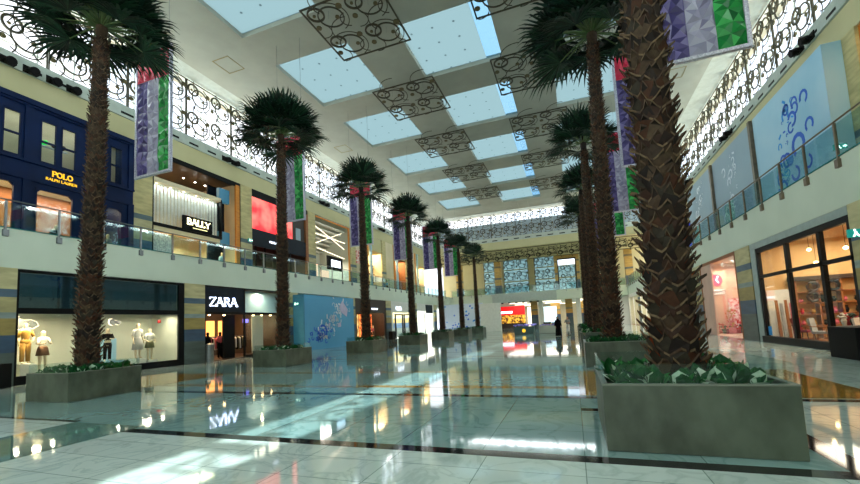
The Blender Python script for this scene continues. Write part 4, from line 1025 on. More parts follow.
# wooden shelving along the far side wall
SX = 9.78
r = empty('shelving_unit', (SX, 23.25, .03), 0, 'warm wood shelving unit on the side wall inside the right shop', 'shelves')
b = MB()
for x in (0,.82,1.64,2.46,3.3): b.box(x-.035,x+.035,-.36,0,0,2.72)
b.build('uprights', M['wood'], r)
for z in (.05,.62,1.14,1.66,2.18): MB().box(0,3.3,-.36,0,z-.025,z+.025).build('shelf', M['wood'], r)
MB().box(-.15,3.5,-.46,0,2.72,2.9).build('cornice', M['dkwood'], r)
rnd = random.Random(21); cols_ = ['cloth_white','cloth_rose','cloth_mustard','red','leaf','cloth_brown','black']
nmz_ = {'cloth_white':'white','cloth_rose':'rose','cloth_mustard':'mustard','red':'red','leaf':'green','cloth_brown':'brown','black':'black'}
for zi, z in enumerate((.675,1.195,1.715)):
    for xi in range(8):
        x = .2+.4*xi; m_ = cols_[rnd.randrange(7)]; h = .15+.2*rnd.random()
        if abs((x % .82)) < .1: x += .12
        o = MB().lathe([(.04,0),(.08+.03*rnd.random(),h*.4),(.05,h*.8),(.07,h)], 12, (SX+x, 23.06, z)).build('vase', M[m_])
        tag(o, '%s vase on the %s shelf of the wooden unit, %s from the left' % (nmz_[m_], ('lower','middle','upper')[zi], ORD[xi].replace('nearest','first')), 'vase', 'vases on the wooden shelves')
for i, (x, z, m_) in enumerate(((10.36,2.45,'dkwood'),(10.33,1.98,'dkwood'),(11.1,2.45,'black'))):
    o = MB(); o.tube([(x+.2*math.cos(t*PI/8), 22.78, z+.2*math.sin(t*PI/8)) for t in range(16)], .06, 8, closed=True); o = o.build('wreath', M[m_])
    tag(o, ('brown wreath hanging upper on the wooden shelves','brown wreath hanging just below the upper brown one','black wreath hanging right of the two brown ones')[i], 'wreath')
tag(MB().box(8.75, 9.6, 23.12, 23.25, .03, 2.4).build('white_door_panel', M['white_wall']), 'white panel door left of the wooden shelves in the right shop', 'door panel')
for i in range(2): tag(MB().box(8.5,8.72,23.1,23.16,1.75-.6*i,2.1-.6*i).build('picture', M[('dkwood','brown')[i]]), '%s small dark picture at the left of the right shop' % ('upper','lower')[i], 'picture')
for i in range(5):
    y = 8.86+.2*i
    tag(MB().prism([(y,.04),(y+.12,.04),(y+.06,1.9-.15*(i%2)),(y-.04,1.9-.15*(i%2))], 1, 22.6+.06*i, 22.64+.06*i).build('leaning_board', M[('wood','cloth_grey','wood','cloth_rose','wood')[i]]), 'upright decorative board in the right shop, %s from the left' % ('first','second','third','fourth','fifth')[i], 'board')
bouq = ['red','cloth_rose','cloth_mustard','leaf','cloth_white']
for i in range(6):
    o = MB(); cx_, cy_ = 9.45+.2*(i % 2), 17.0+.12*i+(1.6 if i > 2 else 0)
    for q in range(16):
        a = rnd.random()*6.28; t = rnd.random()
        ellipsoid(o, (cx_+.15*math.cos(a)*t, cy_+.15*math.sin(a)*t, 1.05+.18*rnd.random()), (.04,.04,.04), 6, 4)
    o.lathe([(.05,.78),(.09,.95),(.05,1.05)], 10, (cx_, cy_, 0))
    tag(o.build('bouquet', M[bouq[i % 5]]), '%s bouquet of flowers in the right shop window, %s from the near edge' % (('red','rose','mustard','green','white')[i % 5], ORD[i].replace('nearest','first')), 'bouquet')
pos = [(16.4,4.0),(17.0,3.7),(17.4,4.0),(18.3,3.6),(18.9,3.9),(19.5,3.5),(20.6,3.9),(21.3,3.4),(21.9,3.2)]
for i, (y, z) in enumerate(pos):
    r = empty('pendant_lamp', (XR+1.0+.5*(i % 3), y, z), 0, 'small glowing pendant lamp in the right shop window, %s from the near edge' % ORD[i].replace('nearest','first'), 'lamp', 'pendant lamps in the right shop')
    MB().tube([(0,0,.05),(0,0,ZF-.04-z)], .008, 5).build('cord', M['black'], r); m = MB(); ellipsoid(m, (0,0,0), (.07,.07,.06), 10, 6); m.build('bulb', M['lamp_warm'], r, smooth=True)
tag(MB().box(XR-1.1, XR-.15, 14.3, 15.6, 0, .92).build('reception_stand', M['black'], bevel=.02), 'black stand at the right edge beside the gridded window', 'stand')
# pink shop
y0, y1 = 25.35, 31.65
room(1, y0, y1, 0, ZF, 3.2, M['pink'], M['pink'], M['cream_wall'])
S = empty('shop_window', (XR, 28.5, 0), 0, 'pink lined shop window with a round red logo panel', 'shop window')
def L(mb): mb.v = [(x-XR, y-28.5, z) for x, y, z in mb.v]; return mb
b = gx(y0,y1,4.52,ZF,-.1,.02); gx(y1-.12,y1,0,4.52,-.1,.02,b); gx(y0,y0+.12,0,4.52,-.1,.02,b); L(b).build('copper_surround', M['wood'], S)
L(gx(y1-2.1,y1-.12,0,4.52,-.12,-.02)).build('pink_jamb', M['pink'], S)
L(MB().box(8.75,9.75,31.35,31.42,2.9,4.2)).build('logo_panel', M['pink'], S)
m = MB(); 
m.lathe([(.42,-.02),(.42,.02)], 24); m.v = [(9.22+x*.72, 31.33+z, 3.58+y*.95) for x, y, z in m.v]; L(m).build('round_red_logo', emit('red_logo', (236,60,84), 1.0), S)
m = MB(); m.tube([(9.3, 31.3, 3.85),(9.18, 31.3, 3.6),(9.3, 31.3, 3.4)], .04, 6); L(m).build('logo_stroke', M['whitelit'], S)
L(gx(y0+.12,y1-2.1,.05,4.5,-.06,-.05)).build('pane', M['shopglass'], S)
L(MB().box(9.72,10.3,31.3,31.36,.4,2.3)).build('poster', mat('patterned_poster', (235,235,240), (200,40,60), scale=5), S)
b = MB()
for i in range(26): ellipsoid(b, (XR+.4+rnd.random(), 25.6+rnd.random()*3.8, 4.3+.15*rnd.random()), (.06,.06,.06), 6, 4)
L(b).build('glass_bead_swag', M['led'], S)
for i in range(7):
    o = MB(); cx_, cy_ = 9.0+.22*i, 30.9-.35*(i % 3); hh = (.7,.5,.9,1.5,.8,.6,.5)[i]
    o.lathe([(.18,.05),(.22,hh*.3),(.14,hh*.5)], 12, (cx_,cy_,0))
    for q in range(22):
        a = rnd.random()*6.28; t = rnd.random()*.3; ellipsoid(o, (cx_+t*math.cos(a), cy_+t*math.sin(a), hh*(.5+.6*rnd.random())), (.05,.05,.05), 6, 4)
    tag(o.build('flower_arrangement', M[('red','leaf','cloth_rose','cloth_mustard','red','leaf','red')[i]]), '%s flower arrangement at the foot of the pink window, %s from the left' % (('red','green','rose','gold','red','green','red')[i], ('first','second','third','fourth','fifth','sixth','seventh')[i]), 'flowers')
area('shop_light', (XR+1.6, 28.5, 4.5), (2.4,5), 100, (1,.9,.82)); area('window_spot', (XR+1.2, 30.4, 4.4), (.8,.8), 45, WARM)
for y0, y1, pw, nmz in ((33.55,40.2,300,'third'),(42.2,49,300,'fourth'),(51,58,300,'fifth'),(60,68.9,300,'sixth')):
    room(1, y0, y1, 0, ZF, 4, M['cream_wall'], M['wood'], M['white_wall']); area('shop_light', (XR+2, (y0+y1)/2, 4.5), (2.4,5), pw, (1,.9,.8))
    S = empty('shop_front', (XR,(y0+y1)/2,0), 0, 'glazed cream shop front on the right, %s bay from the camera' % nmz, 'shop front')
    def L(mb): mb.v = [(x-XR, y-(y0+y1)/2, z) for x, y, z in mb.v]; return mb
    b = gx(y0,y1,4.2,ZF,-.1,0); gx(y0,y0+.15,0,4.2,-.1,0,b); gx(y1-.15,y1,0,4.2,-.1,0,b); gx((y0+y1)/2-.08,(y0+y1)/2+.08,0,4.2,-.1,0,b); L(b).build('frame', M['led'], S)
    L(gx(y0+.15,(y0+y1)/2-.08,.0,4.2,-.06,-.05)).build('pane', M['shopglass'], S); L(gx((y0+y1)/2+.08,y1-.15,.0,4.2,-.06,-.05)).build('pane', M['shopglass'], S)

# ------------------------------------------------------------------ far end
struct('floor_upper_far', MB().box(-32, 20, Y1, 81, ZF, ZS), M['fascia'])
struct('wall_far_balcony', MB().box(-13.2, -2.4, Y1-.35, Y1, ZF-.02, ZS-.05), M['ledge'])
r = None
b = MB().box(UL, UR, 69.2, 74.0, ZTOP, ZLED); struct('wall_far_upper', b, M['beige'])
struct('trim_ledge_far', MB().box(UL, UR, 69.08, 70.2, ZLED, ZLAT), M['ledge'])
# rear wall of the upper far gallery with big ring windows
S = []
b = MB().box(-26, 14, 81, 81.3, ZS, 6.8).box(-26, 14, 81, 81.3, 14.0, 14.6)
for x0_, x1_ in ((-26,-17),(-14.2,-12.9),(-7.9,-6.7),(-2.7,-2.2),(1.0,14)): b.box(x0_, x1_, 81, 81.3, 6.8, 14.0)
struct('wall_far_upper_rear', b, M['beige'])
struct('ceiling_far_gallery', MB().box(-26, 14, 74, 81.3, 14.4, 14.7), M['beige'])
for i, (x0_, w_, h_) in enumerate(((-17,2.8,7.2),(-12.9,5.0,7.2),(-6.7,4.0,7.2),(-2.2,3.2,5.0))):
    rr_ = empty('ring_window', (0,0,0), 0, 'tall ring patterned window at the back of the far gallery, %s from the left' % ('first','second','third','fourth')[i], 'window')
    rb, db, fb = lattice_parts(w_, h_, max(1, round(w_/2.4)), 3, wf=.12, ringw=1.5)
    for q in db: on_far(q, x0_, 80.9, 6.8)
    build_discs(db, rr_)
    for q, nm_, mm in ((rb,'ring_work','bronze'),(fb,'frame','bronze')):
        on_far(q, x0_, 80.9, 6.8).build(nm_, M[mm], rr_)
    MB().box(x0_, x0_+w_, 81.05, 81.07, 6.8, 6.8+h_).build('tinted_pane', M['tintpane'], rr_)
    MB().box(x0_, x0_+w_, 80.85, 80.97, 9.3, 9.5).box(x0_, x0_+w_, 80.85, 80.97, 11.7, 11.85).build('transoms', M['beige'], rr_)
# patterned soffit screens above the gallery (sloping ring work)
for i in range(5):
    rr_ = empty('soffit_lattice', (-24+7.4*i, 69.6, 13.6), 0, 'ring patterned screen under the far beam, %s from the left' % ('first','second','third','fourth','fifth')[i], 'lattice screen')
    rb, db, fb = lattice_parts(7.3, 2.6, 4, 1, wf=.06, ringw=1.5)
    def slope(q): q.v = [(p[0], p[1]*.9+.5, p[1]*-.65+p[2]+.6) for p in q.v]; return q
    slope(rb).build('ring_work', M['bronze'], rr_); build_discs([slope(q) for q in db], rr_); slope(fb).build('frame', M['bronze'], rr_)
    MB().add([(0,.5,.66),(7.3,.5,.66),(7.3,2.86,-1.04),(0,2.86,-1.04),(0,.5,.78),(7.3,.5,.78),(7.3,2.86,-.92),(0,2.86,-.92)], [(0,1,2,3),(4,7,6,5),(0,4,5,1),(1,5,6,2),(2,6,7,3),(3,7,4,0)]).build('backing', M['beige'], rr_)
for x in (-20.5, -12.9, 4.0, 9.5):
    struct('wall_far_upper_pier', MB().box(x-.6, x+.6, 74.0, 75.0, ZS, 14.4), M['pierfarU'])
yb = MB().box(-2.6, 1.6, 73.9, 74.4, 12.2, 13.2).box(-2.6, -2.1, 73.9, 74.4, ZS, 12.2).box(1.1, 1.6, 73.9, 74.4, ZS, 12.2)
pf = tag(yb.build('portal_frame', M['pierfarU'], bevel=.02), 'ochre portal frame around a dark rimmed window on the far upper gallery', 'portal')
MB().box(-2.1, -1.95, 73.95, 74.3, ZS, 12.2).box(.95, 1.1, 73.95, 74.3, ZS, 12.2).box(-1.95, .95, 73.95, 74.3, 12.0, 12.2).build('inner_frame', M['frame'], pf)
r = empty('glass_balustrade', (0, Y1, 0), 0, 'glass balustrade across the far balcony', 'balustrade')
for i in range(17):
    x = -20.6+1.8*i; MB().box(x-.035, x+.035, -.08, .0, 5.95, 7.4).build('stanchion', M['steel'], r)
    if i < 16: MB().box(x+.06, x+1.74, -.04, -.025, 6.33, 7.36).build('glass_panel', M['balglass'], r)
MB().tube([(-20.9,-.03,7.46),(8.2,-.03,7.46)], .03, 8).build('handrail', M['steel'], r)
# ground level arcade beyond
struct('wall_arcade_left', MB().box(-21.4, -21.1, 69.5, 95, 0, ZF), M['white_wall']); struct('wall_arcade_right', MB().box(8.4, 8.7, 69.5, 95, 0, ZF), M['white_wall'])
struct('wall_arcade_end', MB().box(-21.4, 8.7, 95, 95.3, 0, ZF), M['cream_wall']); struct('ceiling_arcade', MB().box(-21.4, 8.7, 81, 95.3, ZF, ZF+.3), M['white_wall'])
for x in (-6.3, -.6, 5.2): struct('wall_arcade_pier', MB().box(x-.55, x+.55, 70.2, 71.3, 0, ZF), M['pierfar'])
for x in (-3.3, 2.4): struct('wall_arcade_pier', MB().box(x-.9, x+.9, 82, 83.6, 0, ZF), M['pierfar'])
for x in (-5.2, .9): struct('wall_arcade_jamb', MB().box(x-.35, x+.35, 70.3, 71.2, 0, ZF), M['white_wall'])
for i, (x, y) in enumerate(((-9.5,74),(-3.6,74),(2.5,74),(-9.5,82),(-3.6,82),(2.5,82),(-9.5,90),(-1,90))):
    area('arcade_light', (x, y, ZF-.06), (4.5,5.5), 110, (1,.96,.9))
    tag(MB().box(x-1.6, x+1.6, y-.5, y+.5, ZF-.08, ZF).build('ceiling_light', M['lamp_soft']), 'long soft ceiling light in the far arcade, %s row' % ('front','middle','rear')[min(2, i//3)], 'ceiling light', 'arcade ceiling lights, %s row' % ('front','middle','rear')[min(2, i//3)])
downl = [(-11.5+1.2*i) for i in range(6)]
for i, x in enumerate(downl):
    tag(MB().lathe([(.18,-.22),(.2,-.2),(.2,0)], 14, (x, Y1-.17, ZF-.02)).build('downlight', M['black']), 'black downlight under the far balcony edge, %s from the left' % ('first','second','third','fourth','fifth','sixth')[i], 'downlight')
# red shop
S = empty('shop_front', (-11.2, 78, 0), 0, 'red shop front with yellow glowing display at the far end', 'shop front')
MB().box(-2.4, 2.4, 0, .3, 2.6, 4.3).build('red_fascia', emit('red_fascia', (210,20,22), .6), S)
MB().box(-2.4, 0, -.06, 0, 2.95, 3.35).build('white_lettering_band', M['whitelit'], S)
MB().box(-2.4, 2.4, .3, .5, 1.0, 2.6).build('yellow_display', emit('yellow_display', (240,180,60), .5, (60,20,12), 2.5), S)
MB().box(-2.4, 2.4, .1, .9, 0, 1.0).build('dark_counter', M['brown'], S)
tag(MB().box(-7.6, -7.0, 79, 79.3, 0, 3.9).build('red_banner_panel', emit('crimson_panel', (170,20,40), .9)), 'crimson upright panel between the red shop and the far pier', 'panel')
tag(MB().box(-8.4, -7.8, 79, 79.3, 0, 4).build('white_panel', M['lamp_soft']), 'white glowing upright panel right of the red shop', 'panel')
tag(MB().box(-5.4, -3.0, 80, 80.2, .8, 3.9).build('bright_window', emit('bright_window', (190,222,235), .6)), 'bright pale window behind the far kiosk', 'window display')
# kiosk
r = empty('kiosk', (-5.2, 44.6, 0), 0, 'low dark green kiosk counter topped with violet flowers near the far end', 'kiosk')
MB().box(-1.05, 1.05, -.7, .7, 0, .85).build('counter', mat('teal_counter', (30,70,66), rough=.4), r, bevel=.03)
m = MB(); rnd = random.Random(3)
for i in range(50): ellipsoid(m, (rnd.uniform(-1.1,1.3), rnd.uniform(-.6,.6), .92+.12*rnd.random()), (.12,.12,.08), 6, 4)
m.build('violet_flowers', mat('violet_flowers', (120,110,210), (170,160,235), scale=6), r)
m = MB().lathe([(.2,-.01),(.2,.01)], 14); m.v = [(x, -.71+z, .4+y) for x, y, z in m.v]; m.build('yellow_emblem', emit('yellow_emblem', (230,180,40), .6), r)
r = empty('kiosk', (-2.6, 45.6, 0), 0, 'low pale counter with violet flowers and dark screen right of the green kiosk', 'kiosk')
MB().box(-1.1, 1.1, -.6, .6, 0, .8).build('counter', M['greywall'], r, bevel=.03); MB().box(-.6, .2, -.1, .0, 1.0, 1.2).build('screen', M['black'], r); MB().box(-.05,.05,-.05,.0,.8,1.05).build('screen_post', M['black'], r)
m = MB()
for i in range(30): ellipsoid(m, (rnd.uniform(-1,1), rnd.uniform(-.5,.5), .85+.08*rnd.random()), (.1,.1,.07), 6, 4)
m.build('violet_flowers', bpy.data.materials['violet_flowers'], r)
# people
figure('person', (-1.35, 36.3, 0), .4, 1.68, M['skin'], arms='down', parent_label='person in a long black robe and headscarf walking at the far end', cat='person', long_robe=M['cloth_black'], scarf=M['cloth_black'])
figure('person', (-.55, 37.4, 0), -.3, 1.66, M['skin'], arms='forward', stride=.6, parent_label='person in pale grey clothes beside the black robed person', cat='person', top=M['cloth_grey'], bottom=('trousers', M['cloth_white']), hairmat=M['hair'])

# ------------------------------------------------------------------ palms
def boot_mesh(mb, R_, z, a, s, rnd):
    """one leaf-base stub: a scoop on the trunk that opens outward and upward to a frayed tip"""
    ca, sa = math.cos(a), math.sin(a)
    w = .105*s*rnd.uniform(.85,1.2); h = .20*s*rnd.uniform(.85,1.15); o = .068*s*rnd.uniform(.75,1.3); tw = rnd.uniform(-.03,.03)*s
    def P(u, v, d): # u tangential, v up, d outward
        return ((R_+d)*ca - u*sa, (R_+d)*sa + u*ca, z+v)
    t_ = .011*s
    B = P(0,-h*.8,.004); SL, SR = P(-w,-h*.15,.0), P(w,-h*.15,.0); C = P(tw*.5,-h*.15,.055*s)
    LL, LC, LR = P(-w*.82,h*.38,o*.85), P(tw,h*.16,o*1.1), P(w*.82,h*.38,o*.85)
    HL, HR = P(-w*.8+tw,h*rnd.uniform(.42,.72),o*1.55), P(w*.8+tw,h*rnd.uniform(.42,.72),o*1.55)
    IL, IR, IB = P(-w*.6,h*.05,0), P(w*.6,h*.05,0), P(0,-h*.2,.01)
    mb.mi = 0
    mb.add([B,SL,C,SR,LL,LC,LR], [(0,2,1),(0,3,2),(1,2,5,4),(2,3,6,5)])
    mb.add([LL,LC,HL,P(-w*.35+tw,h*.3,o*1.05)], [(0,3,2),(0,1,3)]); mb.add([LR,LC,HR,P(w*.35+tw,h*.3,o*1.05)], [(0,2,3),(0,3,1)])
    mb.mi = 1
    def strip(p, q):
        p = Vector(p); q = Vector(q); up = Vector((0,0,t_)); ou = Vector((ca,sa,0))*t_*.6
        mb.add([p-up+ou, q-up+ou, q+up+ou, p+up+ou], [(0,1,2,3)])
    strip(LL, HL); strip(HL, P(-w*.35+tw,h*.3,o*1.08)); strip(P(-w*.35+tw,h*.3,o*1.08), LC); strip(LC, P(w*.35+tw,h*.3,o*1.08)); strip(P(w*.35+tw,h*.3,o*1.08), HR); strip(HR, LR)
    mb.mi = 2; mb.add([LL,LC,LR,IR,IL,IB], [(0,1,5,4),(1,2,3,5)])
def trunk_builder(H, R0, R1, s, seed):
    rnd = random.Random(seed); mb = MB(); mb.mi = 3
    prof = [(R0*1.08, 0)] + [(R0+(R1-R0)*(i/12), H*i/12) for i in range(1, 13)]
    mb.lathe(prof, 18)
    dz = .098*s; n = max(6, round(2*PI*R0/(.20*s))); z = .05; k = 0
    while z < H-.05:
        R_ = R0+(R1-R0)*z/H; sc_ = 1-.28*z/H
        for i in range(n):
            boot_mesh(mb, R_-.005, z+rnd.uniform(-.02,.02), 2*PI*(i+.5*(k % 2))/n + rnd.uniform(-.04,.04) + k*.05, s*sc_, rnd)
        z += dz*sc_; k += 1
    mb.mi = 0
    return mb
def frond(mb, az, el, L_, fan, rnd, droop, base_r=.12):
    """fan leaf: petiole, then a pleated fan of narrow leaflets"""
    d = Vector((math.cos(az)*math.cos(el), math.sin(az)*math.cos(el), math.sin(el)))
    side = Vector((-math.sin(az), math.cos(az), 0)); up = side.cross(d)*-1
    up = d.cross(side) * -1 if (d.cross(side)).z < 0 else d.cross(side)
    p0 = Vector((math.cos(az)*base_r, math.sin(az)*base_r, 0)); p1 = p0 + d*L_*.45 + Vector((0,0,-droop*.12*L_)); 
    mb.mi = 1; mb.tube([p0, (p0+p1)/2+Vector((0,0,.04)), p1], [.03,.024,.016], 5)
    mb.mi = 0
    nl = 21; hub = p1; twist = rnd.uniform(-.3,.3)
    for i in range(nl):
        t = (i/(nl-1)-.5)*2; a = t*1.75 + rnd.uniform(-.03,.03)
        ln = fan*(1-.22*abs(t)**2)*rnd.uniform(.9,1.06)
        dirv = (d*math.cos(a) + side*math.sin(a)); dirv = dirv + up*(.22*abs(math.sin(a*.9))) + up*twist*math.sin(a)*.4; dirv.normalize()
        nn = dirv.cross(up)
        if nn.length < .01: nn = side
        nn.normalize(); w = .055+.015*rnd.random()
        def q(u, off, sag): return hub + dirv*ln*u + nn*off + Vector((0,0,-sag*droop*ln))
        f_ = up*.02
        a0 = hub; b0, b1 = q(.5,-w,.06), q(.5,w,.06); bm_ = q(.5,0,.06)+f_
        c0, c1 = q(.82,-w*.5,.22), q(.82,w*.5,.22); e = q(1.0,0,.42+.2*rnd.random())
        mb.add([a0,b0,bm_,b1,c0,c1,e], [(0,1,2),(0,2,3),(1,4,2),(2,4,5),(2,5,3),(4,6,5)])
def crown_builder(Rc, seed, n=60):
    rnd = random.Random(seed); mb = MB()
    for i in range(n):
        t = (i+.5)/n
        el = math.radians(84 - 97*t**.95) + rnd.uniform(-.1,.1)
        az = i*2.39996 + rnd.uniform(-.15,.15)
        L_ = Rc*rnd.uniform(.9,1.05)
        frond(mb, az, el, L_*.95, L_*.58, rnd, .12+.45*t)
    mb.mi = 2; mb.lathe([(.13,-.6),(.17,-.1),(.13,.2),(.04,.4)], 12)
    return mb
TR_H = 11.25
trunk_near = trunk_builder(10.55, .215, .085, 1.55, 1).build('trunk', [M['boot'],M['boot_edge'],M['boot_orange'],M['trunk_core']])
trunk_a = trunk_builder(10.55, .235, .12, 1.25, 2).build('trunk', [M['boot'],M['boot_edge'],M['boot_orange'],M['trunk_core']])
crown_a = crown_builder(2.35, 4).build('crown', [M['leaf'],M['petiole'],M['boot']])
crown_b = crown_builder(2.35, 9, 30).build('crown', [M['leaf'],M['petiole'],M['boot']])
used = {}
def grab(o):
    if o.name in used: c = o.copy(); col.objects.link(c); return c
    used[o.name] = 1; return o
def palm(x, y, side, i, s=1.0, zt=11.3, lean=0.0):
    names = ('left','right')[side > 0]
    spin = random.Random(int(x*10+y)).uniform(0, 6.28)
    r = empty('palm_tree', (x, y, .66), 0, 'tall fan palm in the %s row, %s from the camera' % (names, ORD[i]), 'palm tree', 'fan palms in stone planters')
    t = grab(trunk_near if (side > 0 and i == 0) else trunk_a); t.parent = r; t.location = (0,0,0); t.scale = (1,1,(zt-.66)/10.6)
    r.rotation_euler = (0, lean/10.6, 0); t.rotation_euler = (0,0,spin)
    c = grab(crown_a if i < 2 else crown_b); c.parent = r; c.location = (0,0,zt-.30); c.scale = (s,s,s); c.rotation_euler = (0,0,spin*1.7)
    return r
PL = [(-12.8,6.73),(-12.42,14.74),(-11.89,22.0),(-11.94,30.1),(-12.18,38.8),(-12.24,47.05),(-11.9,54.0)]
PR = [(2.16,5.2),(2.16,13.47),(2.16,21.6),(2.16,30.0),(2.16,38.2)]
# planter: four stone sides, rim, glass guard
GLH = .24
def planter(first=[None]):
    if first[0] is None:
        r = empty('stone_planter'); w = .95; H = .76
        b = MB().box(-w,w,-w,-w+.06,0,H).box(-w,w,w-.06,w,0,H).box(-w,-w+.06,-w+.06,w-.06,0,H).box(w-.06,w,-w+.06,w-.06,0,H)
        b.build('stone_sides', M['planter'], r, bevel=.006)
        MB().box(-w-.004,w+.004,-w-.004,-w+.062,H,H+.018).box(-w-.004,w+.004,w-.062,w+.004,H,H+.018).box(-w-.004,-w+.062,-w+.062,w-.062,H,H+.018).box(w-.062,w+.004,-w+.062,w-.062,H,H+.018).build('stone_rim', mat('planter_rim', (112,118,106), rough=.35), r)
        MB().box(-w+.06,w-.06,-w+.06,w-.06,.05,.66).build('soil', M['soil'], r)
        g = .035
        for k, q in enumerate(((-w+.1,w-.1,-w+.02,-w+.035),(-w+.1,w-.1,w-.035,w-.02))): MB().box(*q, H-.02, H+GLH).build('glass_guard', M['glass'], r)
        for q in ((-w+.02,-w+.035,-w+.04,w-.04),(w-.035,w-.02,-w+.04,w-.04)): MB().box(*q, H-.02, H+GLH).build('glass_guard', M['glass'], r)
        first[0] = r; return r
    return copy_tree(first[0])
# small leafy plants
def leafy(seed, flower):
    rnd = random.Random(seed); mb = MB(); mb.mi = 0
    for i in range(20):
        az = rnd.uniform(0, 6.28); el = rnd.uniform(.15, 1.35); L_ = rnd.uniform(.13,.22); w = L_*.31
        d = Vector((math.cos(az)*math.cos(el), math.sin(az)*math.cos(el), math.sin(el))); s_ = Vector((-math.sin(az), math.cos(az), 0)); up = d.cross(s_)
        mb.mi = 1 if (flower and i % 7 == 0) else 0
        b0 = Vector((0,0,.0)); P = [b0, b0+d*L_*.35-s_*w*.95, b0+d*L_*.35+s_*w*.95, b0+d*L_*.72-s_*w*.9, b0+d*L_*.72+s_*w*.9, b0+d*L_*1.05-Vector((0,0,.02)), b0+d*L_*.35-up*.012, b0+d*L_*.7-up*.016]
        mb.add(P, [(0,6,1),(0,2,6),(1,6,7,3),(6,2,4,7),(3,7,5),(7,4,5)])
    mb.mi = 0
    return mb.build('leafy_plant', [M['plantleaf'], M['whiteflower']], smooth=False)
plants = [leafy(s_, s_ != 2) for s_ in (1,2,3)]
pu = [0,0,0]
def put_plant(k, loc, s, rz, lab, grp):
    o = plants[k]
    if pu[k]: o = o.copy(); col.objects.link(o)
    pu[k] = 1; o.location = loc; o.scale = (s,s,s); o.rotation_euler = (0,0,rz)
    tag(o, lab, 'plant', grp)
for side, lst in ((-1, PL), (1, PR)):
    for i, (xr, yn) in enumerate(lst):
        cx_, cy_ = xr-.95, yn+.95
        nm = ('left','right')[side > 0]
        o = planter(); o.location = (cx_, cy_, .006)
        tag(o, 'square grey stone planter holding the %s palm of the %s row' % (ORD[i], nm), 'planter', 'stone planters under the palms')
        palm(cx_+{(1,0):.05,(1,1):-.04}.get((side,i),0), cy_, side, i, {(1,1):1.08,(-1,0):.94}.get((side,i), 1.0 if i < 2 else .96), 11.2 if i < 2 else 10.7, {(-1,0):.33,(-1,1):.1,(1,0):.01,(1,1):.18}.get((side,i),0))
        rnd = random.Random(100*i+side)
        n = 44 if i < 2 else 14
        for k in range(n):
            while True:
                px, py = rnd.uniform(-.74,.74), rnd.uniform(-.74,.74)
                if math.hypot(px, py) > .5: break
            put_plant(rnd.randrange(3), (cx_+px, cy_+py, .66), rnd.uniform(1.2,1.7) if i < 2 else 1.9, rnd.uniform(0,6.28), 'small glossy plant at the foot of the %s palm of the %s row' % (ORD[i], nm), 'plants under the %s palm, %s row' % (ORD[i], nm))

# ------------------------------------------------------------------ banners
def faceted(name, c1, c2, c3, sc=1.6):
    m = bpy.data.materials.new(name); m.use_nodes = True; nt = m.node_tree; N = nt.nodes; L = nt.links
    b = N['Principled BSDF']; b.inputs['Roughness'].default_value = .35
    g = N.new('ShaderNodeNewGeometry'); rp = N.new('ShaderNodeValToRGB'); e = rp.color_ramp.elements
    e[0].position = 0; e[0].color = srgb(*c1); e[1].position = 1; e[1].color = srgb(*c3); q = e.new(.5); q.color = srgb(*c2)
    L.new(g.outputs['Random Per Island'], rp.inputs[0]); L.new(rp.outputs[0], b.inputs['Base Color'])
    # cloth lets some light through
    out = N['Material Output']; tl = N.new('ShaderNodeBsdfTranslucent'); L.new(rp.outputs[0], tl.inputs[0]); mx = N.new('ShaderNodeMixShader'); mx.inputs[0].default_value = .45
    L.new(b.outputs[0], mx.inputs[1]); L.new(tl.outputs[0], mx.inputs[2]); L.new(mx.outputs[0], out.inputs[0])
    return m
M['b_red'] = faceted('banner_red', (196,30,66), (226,44,84), (240,90,120)); M['b_purple'] = faceted('banner_purple', (62,54,106), (92,82,146), (150,140,200))
M['b_white'] = faceted('banner_white', (150,146,178), (184,182,206), (216,216,232)); M['b_green'] = faceted('banner_green', (8,110,52), (20,158,70), (90,220,120))
M['sequin'] = mat('sequin_border', (206,208,222), (150,152,176), scale=30, rough=.3, metal=.3)
def facets(mb, x0, x1, z0, z1, step, rnd, flip):
    nx = max(1, round((x1-x0)/step)); nz = max(1, round((z1-z0)/step)); P = {}
    for i in range(nx+1):
        for j in range(nz+1):
            edge_x = i in (0, nx); edge_z = j in (0, nz)
            P[i,j] = (x0+(x1-x0)*i/nx + (0 if edge_x else rnd.uniform(-.25,.25)*step), rnd.uniform(-.05,.02), z0+(z1-z0)*j/nz + (0 if edge_z else rnd.uniform(-.3,.3)*step))
    for i in range(nx):
        for j in range(nz):
            a, b_, c, d = P[i,j], P[i+1,j], P[i+1,j+1], P[i,j+1]
            m_ = tuple((a[k]+b_[k]+c[k]+d[k])/4 + (-.05 if k == 1 else rnd.uniform(-.1,.1)*step) for k in range(3))
            for t in ((a,b_,m_),(b_,c,m_),(c,d,m_),(d,a,m_)): mb.add(t, [(0,1,2)])
def tri_build(mb, name, m, parent):
    me = bpy.data.meshes.new(name); me.from_pydata(mb.v, [], mb.f); me.materials.append(m); o = NEW(name, me); col.objects.link(o); o.parent = parent; return o
